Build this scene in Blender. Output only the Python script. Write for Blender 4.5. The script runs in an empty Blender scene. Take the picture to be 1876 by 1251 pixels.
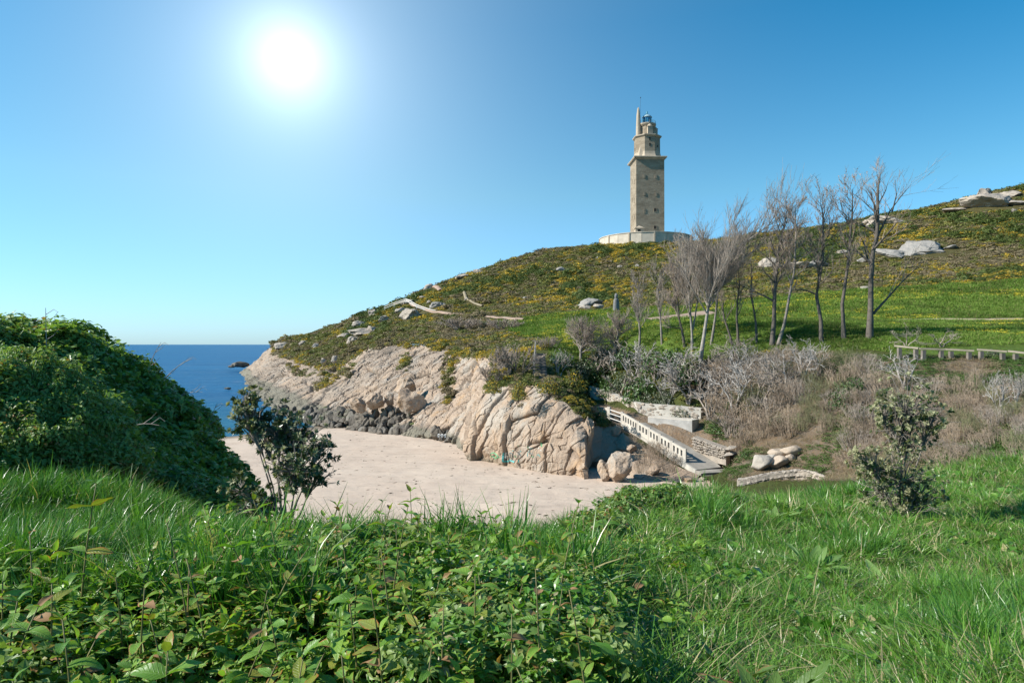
import bpy, bmesh, math, random
import numpy as np
from mathutils import Vector, Matrix, noise as mnoise
from mathutils.bvhtree import BVHTree

S = bpy.context.scene
COL = S.collection
R = math.radians
# ---------------------------------------------------------------- camera, sky, sun, exposure
ZC = 11.5            # eye height above the sea
F, CX, HY = 1251.0, 938.0, 631.0
cam_d = bpy.data.cameras.new('camera'); cam = bpy.data.objects.new('camera', cam_d); COL.objects.link(cam)
cam.location = (0, 0, ZC); cam.rotation_euler = (R(90), 0, 0)
cam_d.sensor_width = 36; cam_d.lens = 24; cam_d.shift_y = 5.5/1876
cam_d.clip_start = .1; cam_d.clip_end = 90000
S.camera = cam

SUN_AZ, SUN_EL = -100.0, 34.0
sun_dir = Vector((math.sin(R(SUN_AZ))*math.cos(R(SUN_EL)), math.cos(R(SUN_AZ))*math.cos(R(SUN_EL)), math.sin(R(SUN_EL))))
sd = bpy.data.lights.new('sun', 'SUN'); sd.energy = 4.8; sd.angle = R(.53); sd.color = (1, .95, .87)
so = bpy.data.objects.new('sun', sd); COL.objects.link(so)
so.rotation_euler = (-sun_dir).to_track_quat('-Z', 'Y').to_euler(); so.location = (0, 0, 200)

W_ = bpy.data.worlds.new('World'); S.world = W_; W_.use_nodes = True
nt = W_.node_tree; N = nt.nodes; L = nt.links
sky = N.new('ShaderNodeTexSky'); sky.sky_type = 'NISHITA'; sky.sun_disc = False
sky.sun_elevation = R(SUN_EL); sky.sun_rotation = R(SUN_AZ); sky.air_density = 1.0; sky.dust_density = .4; sky.ozone_density = 1.5
bg = N['Background']; bg.inputs[1].default_value = .12
tint = N.new('ShaderNodeMix'); tint.data_type = 'RGBA'; tint.blend_type = 'MULTIPLY'; tint.inputs[0].default_value = 1
L.new(sky.outputs[0], tint.inputs[6]); 
# less red high up, less yellow at the horizon (clear sea air)
tcz = N.new('ShaderNodeTexCoord'); sx = N.new('ShaderNodeSeparateXYZ'); L.new(tcz.outputs['Generated'], sx.inputs[0])
rp = N.new('ShaderNodeValToRGB'); L.new(sx.outputs[2], rp.inputs[0])
rp.color_ramp.elements[0].position = 0.0; rp.color_ramp.elements[0].color = (.40, .66, 1.06, 1)
rp.color_ramp.elements[1].position = .42; rp.color_ramp.elements[1].color = (.03, .55, .74, 1)
e_ = rp.color_ramp.elements.new(.21); e_.color = (.32, .67, .75, 1)
L.new(rp.outputs[0], tint.inputs[7])
# the bright veil in the air round the sun's glare
tc = N.new('ShaderNodeTexCoord')
dp = N.new('ShaderNodeVectorMath'); dp.operation = 'DOT_PRODUCT'
g = Vector(((530-CX)/F, 1, (HY-108)/F)).normalized()
L.new(tc.outputs['Generated'], dp.inputs[0]); dp.inputs[1].default_value = g
ac = N.new('ShaderNodeMath'); ac.operation = 'ARCCOSINE'; L.new(dp.outputs['Value'], ac.inputs[0])
def wm(op, a, b=None):
    n = N.new('ShaderNodeMath'); n.operation = op
    for i, v in enumerate((a, b)):
        if v is None: continue
        if isinstance(v, (int, float)): n.inputs[i].default_value = v
        else: L.new(v, n.inputs[i])
    return n.outputs[0]
ang = ac.outputs[0]
GLOW = [(3.0, .045, 1.4), (2.3, .10, 1.0), (1.5, .30, 1.1)]   # height, width (rad), falloff power
tot = None
for amp, wd, pw in GLOW:
    e = wm('MULTIPLY', wm('EXPONENT', wm('MULTIPLY', wm('POWER', wm('DIVIDE', ang, wd), pw), -1.0)), amp)
    tot = e if tot is None else wm('ADD', tot, e)
gcol = N.new('ShaderNodeMix'); gcol.data_type = 'RGBA'; gcol.blend_type = 'MIX'; gcol.inputs[0].default_value = 1
vm = N.new('ShaderNodeVectorMath'); vm.operation = 'SCALE'; vm.inputs[0].default_value = (1.0, 1.04, .95); L.new(tot, vm.inputs[3])
va = N.new('ShaderNodeVectorMath'); va.operation = 'ADD'; L.new(tint.outputs[2], va.inputs[0]); L.new(vm.outputs[0], va.inputs[1])
L.new(va.outputs[0], bg.inputs[0])

S.view_settings.view_transform = 'Standard'; S.view_settings.look = 'None'
S.view_settings.exposure = 0.80; S.view_settings.gamma = 1; S.view_settings.use_curve_mapping = False
S.cycles.max_bounces = 6; S.cycles.transparent_max_bounces = 4; S.cycles.diffuse_bounces = 3

# ---------------------------------------------------------------- helpers
rng = np.random.default_rng(11)
rnd = random.Random(5)

def W(px, py, d, dz=0.0):
    """a point of the place seen at photo pixel px,py lying d metres ahead"""
    return Vector(((px-CX)/F*d, d, ZC-(py-HY)/F*d+dz))

def proj(x, y, z):
    y = np.maximum(y, .01)
    return CX+F*x/y, HY-F*(z-ZC)/y

def link(o, parent=None):
    COL.objects.link(o)
    if parent is not None: o.parent = parent
    return o

def tag(o, label=None, cat=None, group=None, kind=None):
    if label: o['label'] = label
    if cat: o['category'] = cat
    if group: o['group'] = group
    if kind: o['kind'] = kind
    return o

def empty(name, loc, label=None, cat=None, group=None, rz=0):
    o = bpy.data.objects.new(name, None); o.empty_display_size = .2
    o.location = loc; o.rotation_euler = (0, 0, rz)
    link(o); return tag(o, label, cat, group)

def mesh_np(name, V, faces, mat=None, smooth=False, attrs=None, uv=None):
    """faces: (n,3) or (n,4) int array, or a list of such arrays"""
    me = bpy.data.meshes.new(name)
    V = np.asarray(V, np.float32)
    if not isinstance(faces, list): faces = [faces]
    faces = [np.asarray(f, np.int32) for f in faces if len(f)]
    me.vertices.add(len(V)); me.vertices.foreach_set('co', V.ravel())
    nl = sum(f.size for f in faces); nf = sum(len(f) for f in faces)
    me.loops.add(nl); me.polygons.add(nf)
    me.loops.foreach_set('vertex_index', np.concatenate([f.ravel() for f in faces]))
    st, ct, c = [], [], 0
    for f in faces:
        k = f.shape[1]; st.append(c+np.arange(len(f))*k); ct.append(np.full(len(f), k)); c += f.size
    me.polygons.foreach_set('loop_start', np.concatenate(st).astype(np.int32))
    me.polygons.foreach_set('loop_total', np.concatenate(ct).astype(np.int32))
    me.polygons.foreach_set('use_smooth', np.full(nf, smooth))
    for k, a in (attrs or {}).items():
        a = np.asarray(a, np.float32)
        if a.ndim == 1:
            at = me.attributes.new(k, 'FLOAT', 'POINT'); at.data.foreach_set('value', a)
        else:
            at = me.attributes.new(k, 'FLOAT_COLOR', 'POINT')
            at.data.foreach_set('color', np.c_[a, np.ones(len(a))].astype(np.float32).ravel())
    me.update(calc_edges=True); me.validate()
    if mat: me.materials.append(mat)
    return me

def obj(name, me, parent=None, loc=None, rot=None, sc=None, **kw):
    o = bpy.data.objects.new(name, me); link(o, parent)
    if loc is not None: o.location = loc
    if rot is not None: o.rotation_euler = rot
    if sc is not None: o.scale = (sc,)*3 if isinstance(sc, (int, float)) else sc
    return tag(o, **kw)

class MB:
    """collects boxes, bars, tubes, prisms; build() makes one mesh"""
    def __init__(s): s.v = []; s.q = []; s.t = []
    def add(s, v, q=(), t=()):
        b = len(s.v); s.v += [tuple(p) for p in v]
        s.q += [tuple(b+i for i in f) for f in q]; s.t += [tuple(b+i for i in f) for f in t]
    def hexa(s, p):   # 8 points: bottom ring then top ring
        s.add(p, [(3, 2, 1, 0), (4, 5, 6, 7), (0, 1, 5, 4), (1, 2, 6, 5), (2, 3, 7, 6), (3, 0, 4, 7)])
    def box(s, c, h, rz=0, rot=None):
        M_ = rot if rot is not None else Matrix.Rotation(rz, 3, 'Z')
        c = Vector(c)
        s.hexa([c+M_ @ Vector((x*h[0], y*h[1], z*h[2])) for z in (-1, 1) for x, y in ((-1, -1), (1, -1), (1, 1), (-1, 1))])
    def bar(s, a, b, w, h):
        a, b = Vector(a), Vector(b); d = (b-a); l = d.length
        s.box((a+b)/2, (l/2, w/2, h/2), rot=d.to_track_quat('X', 'Z').to_matrix())
    def tube(s, pts, rad, n=6, cap=True):
        pts = [Vector(p) for p in pts]; b = len(s.v); m = len(pts)
        up = Vector((0.13, .21, .97))
        for i, p in enumerate(pts):
            d = (pts[min(i+1, m-1)]-pts[max(i-1, 0)])
            d = d.normalized() if d.length > 1e-9 else Vector((0, 0, 1))
            u = d.cross(up if abs(d.dot(up)) < .95 else Vector((1, 0, 0))).normalized(); w = d.cross(u)
            r = rad[i] if hasattr(rad, '__len__') else rad
            for k in range(n):
                a = 2*math.pi*k/n
                s.v.append(tuple(p+(u*math.cos(a)+w*math.sin(a))*r))
        for i in range(m-1):
            for k in range(n):
                k2 = (k+1) % n
                s.q.append((b+i*n+k, b+i*n+k2, b+(i+1)*n+k2, b+(i+1)*n+k))
        if cap:
            for i0 in (0, (m-1)*n):
                s.v.append(tuple(pts[0] if i0 == 0 else pts[-1])); c = len(s.v)-1
                for k in range(n):
                    f = (c, b+i0+(k+1) % n, b+i0+k)
                    s.t.append(f if i0 == 0 else (f[0], f[2], f[1]))
    def lathe(s, c, prof, n=8, ph=0.0, sx=1, sy=1):
        """prof: list of (radius, z)"""
        b = len(s.v); c = Vector(c)
        for r, z in prof:
            for k in range(n):
                a = ph+2*math.pi*k/n
                s.v.append((c.x+r*math.cos(a)*sx, c.y+r*math.sin(a)*sy, c.z+z))
        for i in range(len(prof)-1):
            for k in range(n):
                k2 = (k+1) % n
                s.q.append((b+i*n+k, b+i*n+k2, b+(i+1)*n+k2, b+(i+1)*n+k))
        for i0, flip in ((0, True), ((len(prof)-1)*n, False)):
            s.v.append((c.x, c.y, c.z+prof[0 if i0 == 0 else -1][1])); e = len(s.v)-1
            for k in range(n):
                f = (e, b+i0+k, b+i0+(k+1) % n)
                s.t.append((f[0], f[2], f[1]) if flip else f)
    def mesh(s, name, mat, smooth=False):
        return mesh_np(name, np.array(s.v), [np.array(s.q, int).reshape(-1, 4), np.array(s.t, int).reshape(-1, 3)], mat, smooth)
    def build(s, name, mat, parent=None, smooth=False, **kw):
        return obj(name, s.mesh(name, mat, smooth), parent, **kw)

def hash3(i, j, k, s=0):
    h = (i.astype(np.int64)*374761393+j.astype(np.int64)*668265263+k.astype(np.int64)*2147483647+s*1442695041) & 0xffffffff
    h = ((h ^ (h >> 13))*1274126177) & 0xffffffff
    h = ((h ^ (h >> 16))*2246822519) & 0xffffffff
    return ((h ^ (h >> 15)) & 0xffffff)/float(0x1000000)

def vnoise(P, s=0):
    """smooth value noise in -1..1 at points (n,3)"""
    I = np.floor(P).astype(np.int64); f = P-I; f = f*f*(3-2*f); o = 0
    for a in (0, 1):
        for b in (0, 1):
            for c in (0, 1):
                w = (f[:, 0] if a else 1-f[:, 0])*(f[:, 1] if b else 1-f[:, 1])*(f[:, 2] if c else 1-f[:, 2])
                o = o+w*hash3(I[:, 0]+a, I[:, 1]+b, I[:, 2]+c, s)
    return o*2-1

def fbm(P, oct=4, s=0, gain=.5):
    o = 0; a = 1
    for k in range(oct):
        o = o+a*vnoise(P*2**k+7.3*k, s+k); a *= gain
    return o

def voro(P, s=0):
    """F2-F1, cell random, vector to the cell centre"""
    I = np.floor(P).astype(np.int64); n = len(P)
    f1 = np.full(n, 9.); f2 = np.full(n, 9.); r = np.zeros(n); C = np.zeros((n, 3))
    for a in (-1, 0, 1):
        for b in (-1, 0, 1):
            for c in (-1, 0, 1):
                i, j, k = I[:, 0]+a, I[:, 1]+b, I[:, 2]+c
                q = np.stack([i+hash3(i, j, k, s), j+hash3(i, j, k, s+1), k+hash3(i, j, k, s+2)], 1)-P
                d = np.sqrt((q*q).sum(1)); m = d < f1
                f2 = np.where(m, f1, np.minimum(f2, d)); C[m] = q[m]
                r = np.where(m, hash3(i, j, k, s+3), r); f1 = np.where(m, d, f1)
    return f2-f1, r, C

def inpoly(x, y, poly):
    x = np.asarray(x, float); y = np.asarray(y, float); c = np.zeros(x.shape, bool); n = len(poly)
    for i in range(n):
        x0, y0 = poly[i]; x1, y1 = poly[i-1]
        if y0 == y1: continue
        c ^= ((y0 > y) != (y1 > y)) & (x < (x1-x0)*(y-y0)/(y1-y0)+x0)
    return c

class RBF:
    def __init__(s, pts, c=3.0, lam=0.0):
        P = np.array([[p[0], p[1], p[2]] for p in pts], float)
        s.P = P; s.c = c; n = len(P)
        D = np.sqrt(((P[:, None, :2]-P[None, :, :2])**2).sum(2)+c*c)
        A = np.zeros((n+3, n+3)); A[:n, :n] = -D+np.eye(n)*lam*-1
        A[:n, n] = 1; A[:n, n+1:n+3] = P[:, :2]; A[n, :n] = 1; A[n+1:, :n] = P[:, :2].T
        s.w = np.linalg.solve(A, np.r_[P[:, 2], 0, 0, 0])
    def __call__(s, x, y):
        x = np.asarray(x, float); y = np.asarray(y, float); sh = x.shape; x = x.ravel(); y = y.ravel()
        o = np.empty(len(x)); n = len(s.P)
        for i in range(0, len(x), 40000):
            X = x[i:i+40000]; Y = y[i:i+40000]
            D = np.sqrt((X[:, None]-s.P[None, :, 0])**2+(Y[:, None]-s.P[None, :, 1])**2+s.c**2)
            o[i:i+40000] = -D@s.w[:n]+s.w[n]+s.w[n+1]*X+s.w[n+2]*Y
        return o.reshape(sh)

# ---------------------------------------------------------------- materials
class Mat:
    def __init__(s, name):
        s.m = bpy.data.materials.new(name); s.m.use_nodes = True; s.t = s.m.node_tree; s.N = s.t.nodes; s.L = s.t.links
        s.b = s.N['Principled BSDF']; s.out = s.N['Material Output']
        s.geo = s.N.new('ShaderNodeNewGeometry'); s.pos = s.geo.outputs['Position']
    def n(s, t, **kw):
        q = s.N.new(t)
        for k, v in kw.items(): setattr(q, k, v)
        return q
    def put(s, v, sock):
        if hasattr(v, 'links'): s.L.new(v, sock)
        elif isinstance(v, (tuple, list)) and sock.type == 'RGBA': sock.default_value = tuple(v)+(1,) if len(v) == 3 else v
        else: sock.default_value = v
    def vec(s, scale=(1, 1, 1), rot=(0, 0, 0), src=None):
        q = s.n('ShaderNodeMapping'); s.L.new(src or s.pos, q.inputs[0]); q.inputs['Scale'].default_value = scale; q.inputs['Rotation'].default_value = rot
        return q.outputs[0]
    def noise(s, scale, detail=5, rough=.6, v=None, dist=0):
        q = s.n('ShaderNodeTexNoise'); s.L.new(v or s.pos, q.inputs['Vector'])
        q.inputs['Scale'].default_value = scale; q.inputs['Detail'].default_value = detail; q.inputs['Roughness'].default_value = rough
        q.inputs['Distortion'].default_value = dist
        return q.outputs[0]
    def voro(s, scale, v=None, feat='F1', out='Distance'):
        q = s.n('ShaderNodeTexVoronoi', feature=feat); s.L.new(v or s.pos, q.inputs['Vector']); q.inputs['Scale'].default_value = scale
        return q.outputs[out]
    def mr(s, x, lo, hi, a=0., b=1.):
        q = s.n('ShaderNodeMapRange'); q.clamp = True
        s.L.new(x, q.inputs[0])
        for i, v in enumerate((lo, hi, a, b)): q.inputs[i+1].default_value = v
        return q.outputs[0]
    def math(s, op, a, b=0.):
        q = s.n('ShaderNodeMath', operation=op); s.put(a, q.inputs[0]); s.put(b, q.inputs[1]); return q.outputs[0]
    def mix(s, f, a, b, mode='MIX'):
        q = s.n('ShaderNodeMix', data_type='RGBA', blend_type=mode); s.put(f, q.inputs[0]); s.put(a, q.inputs[6]); s.put(b, q.inputs[7]); return q.outputs[2]
    def attr(s, name, typ='GEOMETRY', out='Fac'):
        q = s.n('ShaderNodeAttribute', attribute_name=name, attribute_type=typ); return q.outputs[out]
    def rand(s):
        return s.n('ShaderNodeObjectInfo').outputs['Random']
    def z(s):
        q = s.n('ShaderNodeSeparateXYZ'); s.L.new(s.pos, q.inputs[0]); return q.outputs
    def bump(s, h, strength=.5, dist=.1):
        q = s.n('ShaderNodeBump'); q.inputs['Strength'].default_value = strength; q.inputs['Distance'].default_value = dist
        s.L.new(h, q.inputs['Height'])
        prev = s.b.inputs['Normal'].links
        if prev: s.L.new(prev[0].from_socket, q.inputs['Normal'])
        s.L.new(q.outputs[0], s.b.inputs['Normal'])
    def done(s, col, rough=.85, spec=.3, transl=0, tcol=None):
        s.put(col, s.b.inputs['Base Color']); s.put(rough, s.b.inputs['Roughness']); s.b.inputs['Specular IOR Level'].default_value = spec
        if transl:
            t = s.n('ShaderNodeBsdfTranslucent'); s.put(tcol if tcol is not None else col, t.inputs[0])
            mx = s.n('ShaderNodeMixShader'); mx.inputs[0].default_value = transl
            s.L.new(s.b.outputs[0], mx.inputs[1]); s.L.new(t.outputs[0], mx.inputs[2]); s.L.new(mx.outputs[0], s.out.inputs[0])
        return s.m

def flat(name, col, rough=.7, spec=.3, var=.25, scale=3, metal=0, bump=0):
    m = Mat(name); c = m.mix(m.mr(m.noise(scale), .3, .7), tuple(x*(1-var) for x in col), tuple(min(1, x*(1+var)) for x in col))
    m.b.inputs['Metallic'].default_value = metal
    if bump: m.bump(m.noise(scale*6), bump, .03)
    return m.done(c, rough, spec)

def mat_granite(name, a, b, c, sc=1.0):
    m = Mat(name)
    k = m.mix(m.mr(m.noise(.35*sc, 6, .65), .35, .65), a, b)
    k = m.mix(m.mr(m.noise(.9*sc, 6, .7), .52, .70), k, c)
    k = m.mix(m.mr(m.noise(7*sc, 4, .7), .55, .75, 0, .55), k, tuple(x*.45 for x in b))
    m.bump(m.noise(2.5*sc, 8, .7), .9, .12); m.bump(m.noise(14*sc, 4, .6), .4, .02)
    return m.done(k, .9, .2)

M = {}
M['granite'] = mat_granite('pale_granite', (.36, .30, .235), (.28, .245, .21), (.42, .36, .29))
M['granite_grey'] = mat_granite('grey_granite', (.29, .265, .235), (.21, .20, .185), (.36, .32, .275))
M['granite_white'] = mat_granite('whitish_granite', (.35, .295, .235), (.27, .235, .20), (.40, .335, .27))
M['boulder'] = mat_granite('rounded_granite', (.40, .32, .245), (.36, .29, .225), (.44, .36, .28), .8)
M['boulder_grey'] = mat_granite('rounded_grey_granite', (.36, .32, .27), (.31, .28, .24), (.40, .36, .31), .8)
def _wet():
    m = Mat('dark_shore_rock')
    k = m.mix(m.mr(m.noise(.5, 5), .35, .65), (.085, .073, .060), (.165, .14, .11))
    k = m.mix(m.mr(m.rand(), .72, .95), k, (.15, .135, .115))
    up = m.n('ShaderNodeSeparateXYZ'); m.L.new(m.geo.outputs['Normal'], up.inputs[0])
    k = m.mix(m.math('MULTIPLY', m.mr(up.outputs[2], .2, .8), m.mr(m.noise(.22, 3), .55, .66)), k, (.085, .105, .03))
    m.bump(m.noise(3, 7, .7), 1.0, .15); return m.done(k, .75, .3)
M['wet'] = _wet()
M['concrete'] = flat('weathered_concrete', (.40, .375, .33), .9, .2, .22, 1.3, bump=.3)
M['concrete_pale'] = flat('pale_concrete', (.47, .43, .37), .9, .2, .16, 1.6, bump=.3)
M['concrete_grey'] = flat('grey_concrete', (.33, .32, .30), .9, .2, .30, 1.0, bump=.4)
M['deck'] = flat('worn_ramp_concrete', (.27, .245, .21), .9, .2, .25, .9, bump=.3)
M['dark_step'] = flat('dark_riser_concrete', (.06, .055, .05), .7, .3, .3, 2)  # darker tone for the upper risers and the kerb edge
M['white_rail'] = flat('white_painted_rail', (.68, .66, .62), .6, .3, .1, 3)
M['wood'] = flat('weathered_timber', (.30, .27, .23), .85, .2, .3, 4, bump=.4)
M['wood_dark'] = flat('dark_weathered_timber', (.13, .115, .10), .85, .2, .3, 4, bump=.4)
M['beam'] = flat('pale_weathered_stone_beam', (.27, .23, .175), .9, .2, .2, 2, bump=.4)
M['post'] = flat('shaded_stone_post', (.17, .145, .12), .9, .2, .25, 2, bump=.4)  # beam stone darkened: the posts' shade is put into the colour
M['bronze'] = flat('dark_standing_stone', (.16, .155, .15), .8, .3, .3, 2, bump=.4)
M['pipe'] = flat('white_plastic_pipe', (.75, .74, .70), .5, .4, .08, 3)
M['pink_path'] = flat('pinkish_gravel_path', (.31, .225, .17), .95, .1, .15, 1.5)
M['pale_path'] = flat('pale_gravel_path', (.24, .20, .135), .95, .1, .15, 1.5)
M['bark_grey'] = flat('grey_bark', (.20, .175, .15), .9, .15, .35, 3, bump=.5)
M['bark_dark'] = flat('dark_bark', (.105, .09, .075), .9, .15, .35, 3, bump=.5)
M['bark_pale'] = flat('pale_lichen_bark', (.25, .225, .195), .9, .15, .35, 2.5, bump=.5)
M['twig'] = flat('brown_twigs', (.30, .24, .195), .9, .1, .25, .4)
M['twig_grey'] = flat('grey_twigs', (.275, .23, .19), .9, .1, .3, .5)
M['twig_white'] = flat('whitish_bare_branches', (.34, .31, .28), .9, .1, .3, 1.0)
M['twig_brown'] = flat('dry_brown_stalks', (.29, .225, .165), .9, .1, .3, .6)
M['rust_leaf'] = flat('rusty_dead_leaves', (.33, .17, .09), .8, .2, .3, 2)
# ---------------------------------------------------------------- the lie of the land
HP = [ # photo px, py, metres ahead
 (1345,868,46.5),(1353,889,44.3),(1420,878,43.4),(1490,876,42.2),(1400,862,45.5),(1450,852,45.5),(1530,868,41),(1600,850,38),(1750,850,32),(1876,850,29),(2150,850,27),
 (1400,790,49.5),(1500,770,47),(1600,775,43),(1700,770,41),(1800,765,38.5),(1876,765,36),(2150,760,33),
 (1350,735,55),(1420,710,54),(1500,715,52),(1600,700,49),(1700,700,46.5),(1800,690,45),(1876,690,43),(2150,690,40),
 (1250,672,63),(1330,660,62),(1400,650,60),(1500,642,59),(1640,655,52),(1700,652,51),(1800,656,49),(1876,662,47),(2150,665,45),
 (1150,632,76),(1220,640,70),(1290,645,66),(1350,636,64),(1420,632,62),(1500,627,61),(1590,621,60),(1700,615,60),(1876,620,57),(2150,620,55),
 (1600,588,88),(1750,588,83),(1876,586,80),(2150,580,75),(1400,590,98),(1300,586,110),(1200,582,120),(1100,590,118),(1000,612,100),(1050,620,88),
 (1876,545,105),(1750,550,110),(1600,555,115),(1450,560,120),(2200,540,100),
 (2200,500,120),(1876,512,130),(1700,522,135),(1500,537,142),(1300,557,148),(1100,572,152),(1000,580,158),(920,582,165),
 (2250,400,170),(1876,430,180),(1700,440,190),(1500,452,210),(1300,472,232),(1190,480,245),(1100,510,222),(950,540,212),(1200,530,190),
 (2300,280,220),(2050,318,222),(1876,342,225),(1800,358,231),(1740,374,240),(1600,402,260),(1450,424,283),(1350,432,300),
 (1090,450,300),(1000,459,295),(930,476,287),(880,496,280),(830,512,270),(780,528,262),(740,551,250),(700,567,245),(650,583,240),(610,599,238),(560,621,238),(520,629,243),(500,634,246),
 (850,577,195),(745,563,222),(800,602,155),(860,612,140),(930,600,140),(700,608,175),(650,640,165),(600,640,190),(560,650,195),(520,660,212),(620,672,158),
 (760,628,118),(700,625,136),(820,632,108),(900,640,92),(940,628,95),(1000,640,78),(960,660,74),(990,668,70),(985,694,66),(940,697,63),(900,700,64),
 (1020,705,61),(1060,720,63),(1050,742,56),(1085,700,76),(1120,690,76),(1180,705,70),(1240,715,66),(1060,665,76),(1110,655,78),
 # behind the long retaining wall, and on the landing in front of it
 (1082,708,75.5),(1110,715,73.5),(1142,728,69),(1172,738,64.6),(1232,742,62.6),(1285,747,61),
 (1079,740,72.5),(1108,743,70),(1138,757,65),(1168,766,61.5),(1228,772,59.5),(1262,774,58.8),
 (1075,752,63),(1110,756,62),(1125,770,60.4),
 # beside the ramp
 (1165,795,57),(1205,817,55),(1245,842,53),(1275,862,51.3),
 (1230,812,55.5),(1275,828,53.5),(1310,850,51.5),(1335,850,50),(1300,812,55),(1340,815,53),(1300,780,57.5),
]
hp = [W(*p) for p in HP]
# land falls away again behind the skyline
for px, py, d in [(2300,280,220),(2050,318,222),(1876,342,225),(1740,374,240),(1600,402,260),(1450,424,283)]:
    hp.append(W(px, py+18, d+50)); hp.append(W(px, py+40, d+120))
for px, py, d in [(1000,459,295),(930,476,287),(830,512,270),(740,551,250),(650,583,240),(560,621,238)]:
    hp.append(W(px, py+14, d+45)); hp.append(W(px, py+32, d+100))
# level ground round the lighthouse
TX, TY = W(1186, 430, 300).x, 300.0
for a in range(8):
    hp.append(Vector((TX+20*math.cos(a*math.pi/4), TY+20*math.sin(a*math.pi/4), 54.2+1.2*math.sin(a*math.pi/4))))
hp.append(Vector((TX, TY, 54.2))); hp.append(Vector((TX, TY+60, 48)))

# cliff: pairs of foot and lip, from the headland's far side round to the ramp
CL = [ # foot px,py,d    lip px,py,d     lay-back power
 ((452,672,330),(520,630,320),1.0),
 ((440,686,262),(499,634,262),1.0),
 ((448,694,229),(503,640,243),1.0),
 ((455,714,173),(530,655,212),1.0),
 ((480,741,131),(575,668,168),1.0),
 ((525,764,108.5),(628,672,146),1.1),
 ((580,780,96.5),(680,632,127),1.2),
 ((690,795,83),(735,632,118),1.3),
 ((745,796,79.5),(775,632,112),1.3),
 ((790,802,76),(822,642,103),1.4),
 ((822,806,72.5),(838,650,96),1.1),
 ((842,815,68.5),(905,650,82),1.5),
 ((851,830,64),(905,690,68),1.8),
 ((857,843,58.5),(896,708,62),2.0),
 ((875,850,57.2),(925,708,60.4),2.2),
 ((915,858,54.8),(950,705,58.5),2.3),
 ((960,866,52.6),(985,706,57),2.3),
 ((1030,876,50),(1020,722,54.6),2.2),
 ((1062,880,48.6),(1052,752,52.6),2.0),
 ((1075,880,48.2),(1068,765,52),1.6),
 ((1083,842,52.8),(1083,776,56.2),1.0),
 ((1100,838,53.6),(1105,778,57),1.0),
 ((1131,836,53.4),(1134,782,57),1.0),
 ((1145,850,51.4),(1146,797,55.6),1.0),
 ((1168,876,48.6),(1172,814,54.2),1.0),
 ((1210,882,47.4),(1210,838,52.2),1.0),
 ((1250,886,47),(1250,858,50.6),1.0),
 ((1283,892,46.6),(1277,868,49.8),1.0),
]
foot = [W(*c[0]) for c in CL]; lip = [W(*c[1]) for c in CL]
for v in foot[:6]: v.z = min(v.z, .0)
hp += lip
Hb = RBF(hp, .9)
def gorse_amp(x, y):
    return np.clip((np.asarray(y)-100)/60, 0, 1)
def H(x, y):
    x = np.asarray(x, float); y = np.asarray(y, float)
    z = Hb(x, y); P = np.stack([x.ravel(), y.ravel(), np.zeros(x.size)], 1)
    near = np.clip((y-60)/60, .12, 1)
    z = ramp_cut(x, y, z)
    return z+((fbm(P/17., 3, 3)*.55+fbm(P/5., 3, 9)*.22).reshape(x.shape))*near
def ramp_cut(x, y, z):
    """keep the soil under the ramp's deck"""
    a, b = np.array([9.4, 58.2, 4.745]), np.array([14.2, 49.6, 2.2]); d = (b-a)[:2]; l2 = d@d
    f = np.clip(((x-a[0])*d[0]+(y-a[1])*d[1])/l2, 0, 1); off = (x-a[0]-f*d[0])*-d[1]+(y-a[1]-f*d[1])*d[0]
    off = off/math.sqrt(l2)
    dz = a[2]+(b[2]-a[2])*f-.32
    inside = (off > -.9) & (off < 3.4) & (((x-a[0])*d[0]+(y-a[1])*d[1])/l2 > .02) & (((x-a[0])*d[0]+(y-a[1])*d[1])/l2 < 1.1)
    return np.where(inside, np.minimum(z, dz), z)
def Hs(x, y): return float(H(np.array([x]), np.array([y]))[0])
def G(px, py, lo=28., hi=330.):
    """the point of the hill seen at photo pixel px,py"""
    d = np.geomspace(lo, hi, 700); x = (px-CX)/F*d; z = ZC-(py-HY)/F*d
    h = H(x, d); below = np.nonzero(z < h)[0]
    k = below[0] if len(below) else int(np.argmin(z-h))
    return Vector((x[k], d[k], h[k]))

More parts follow.
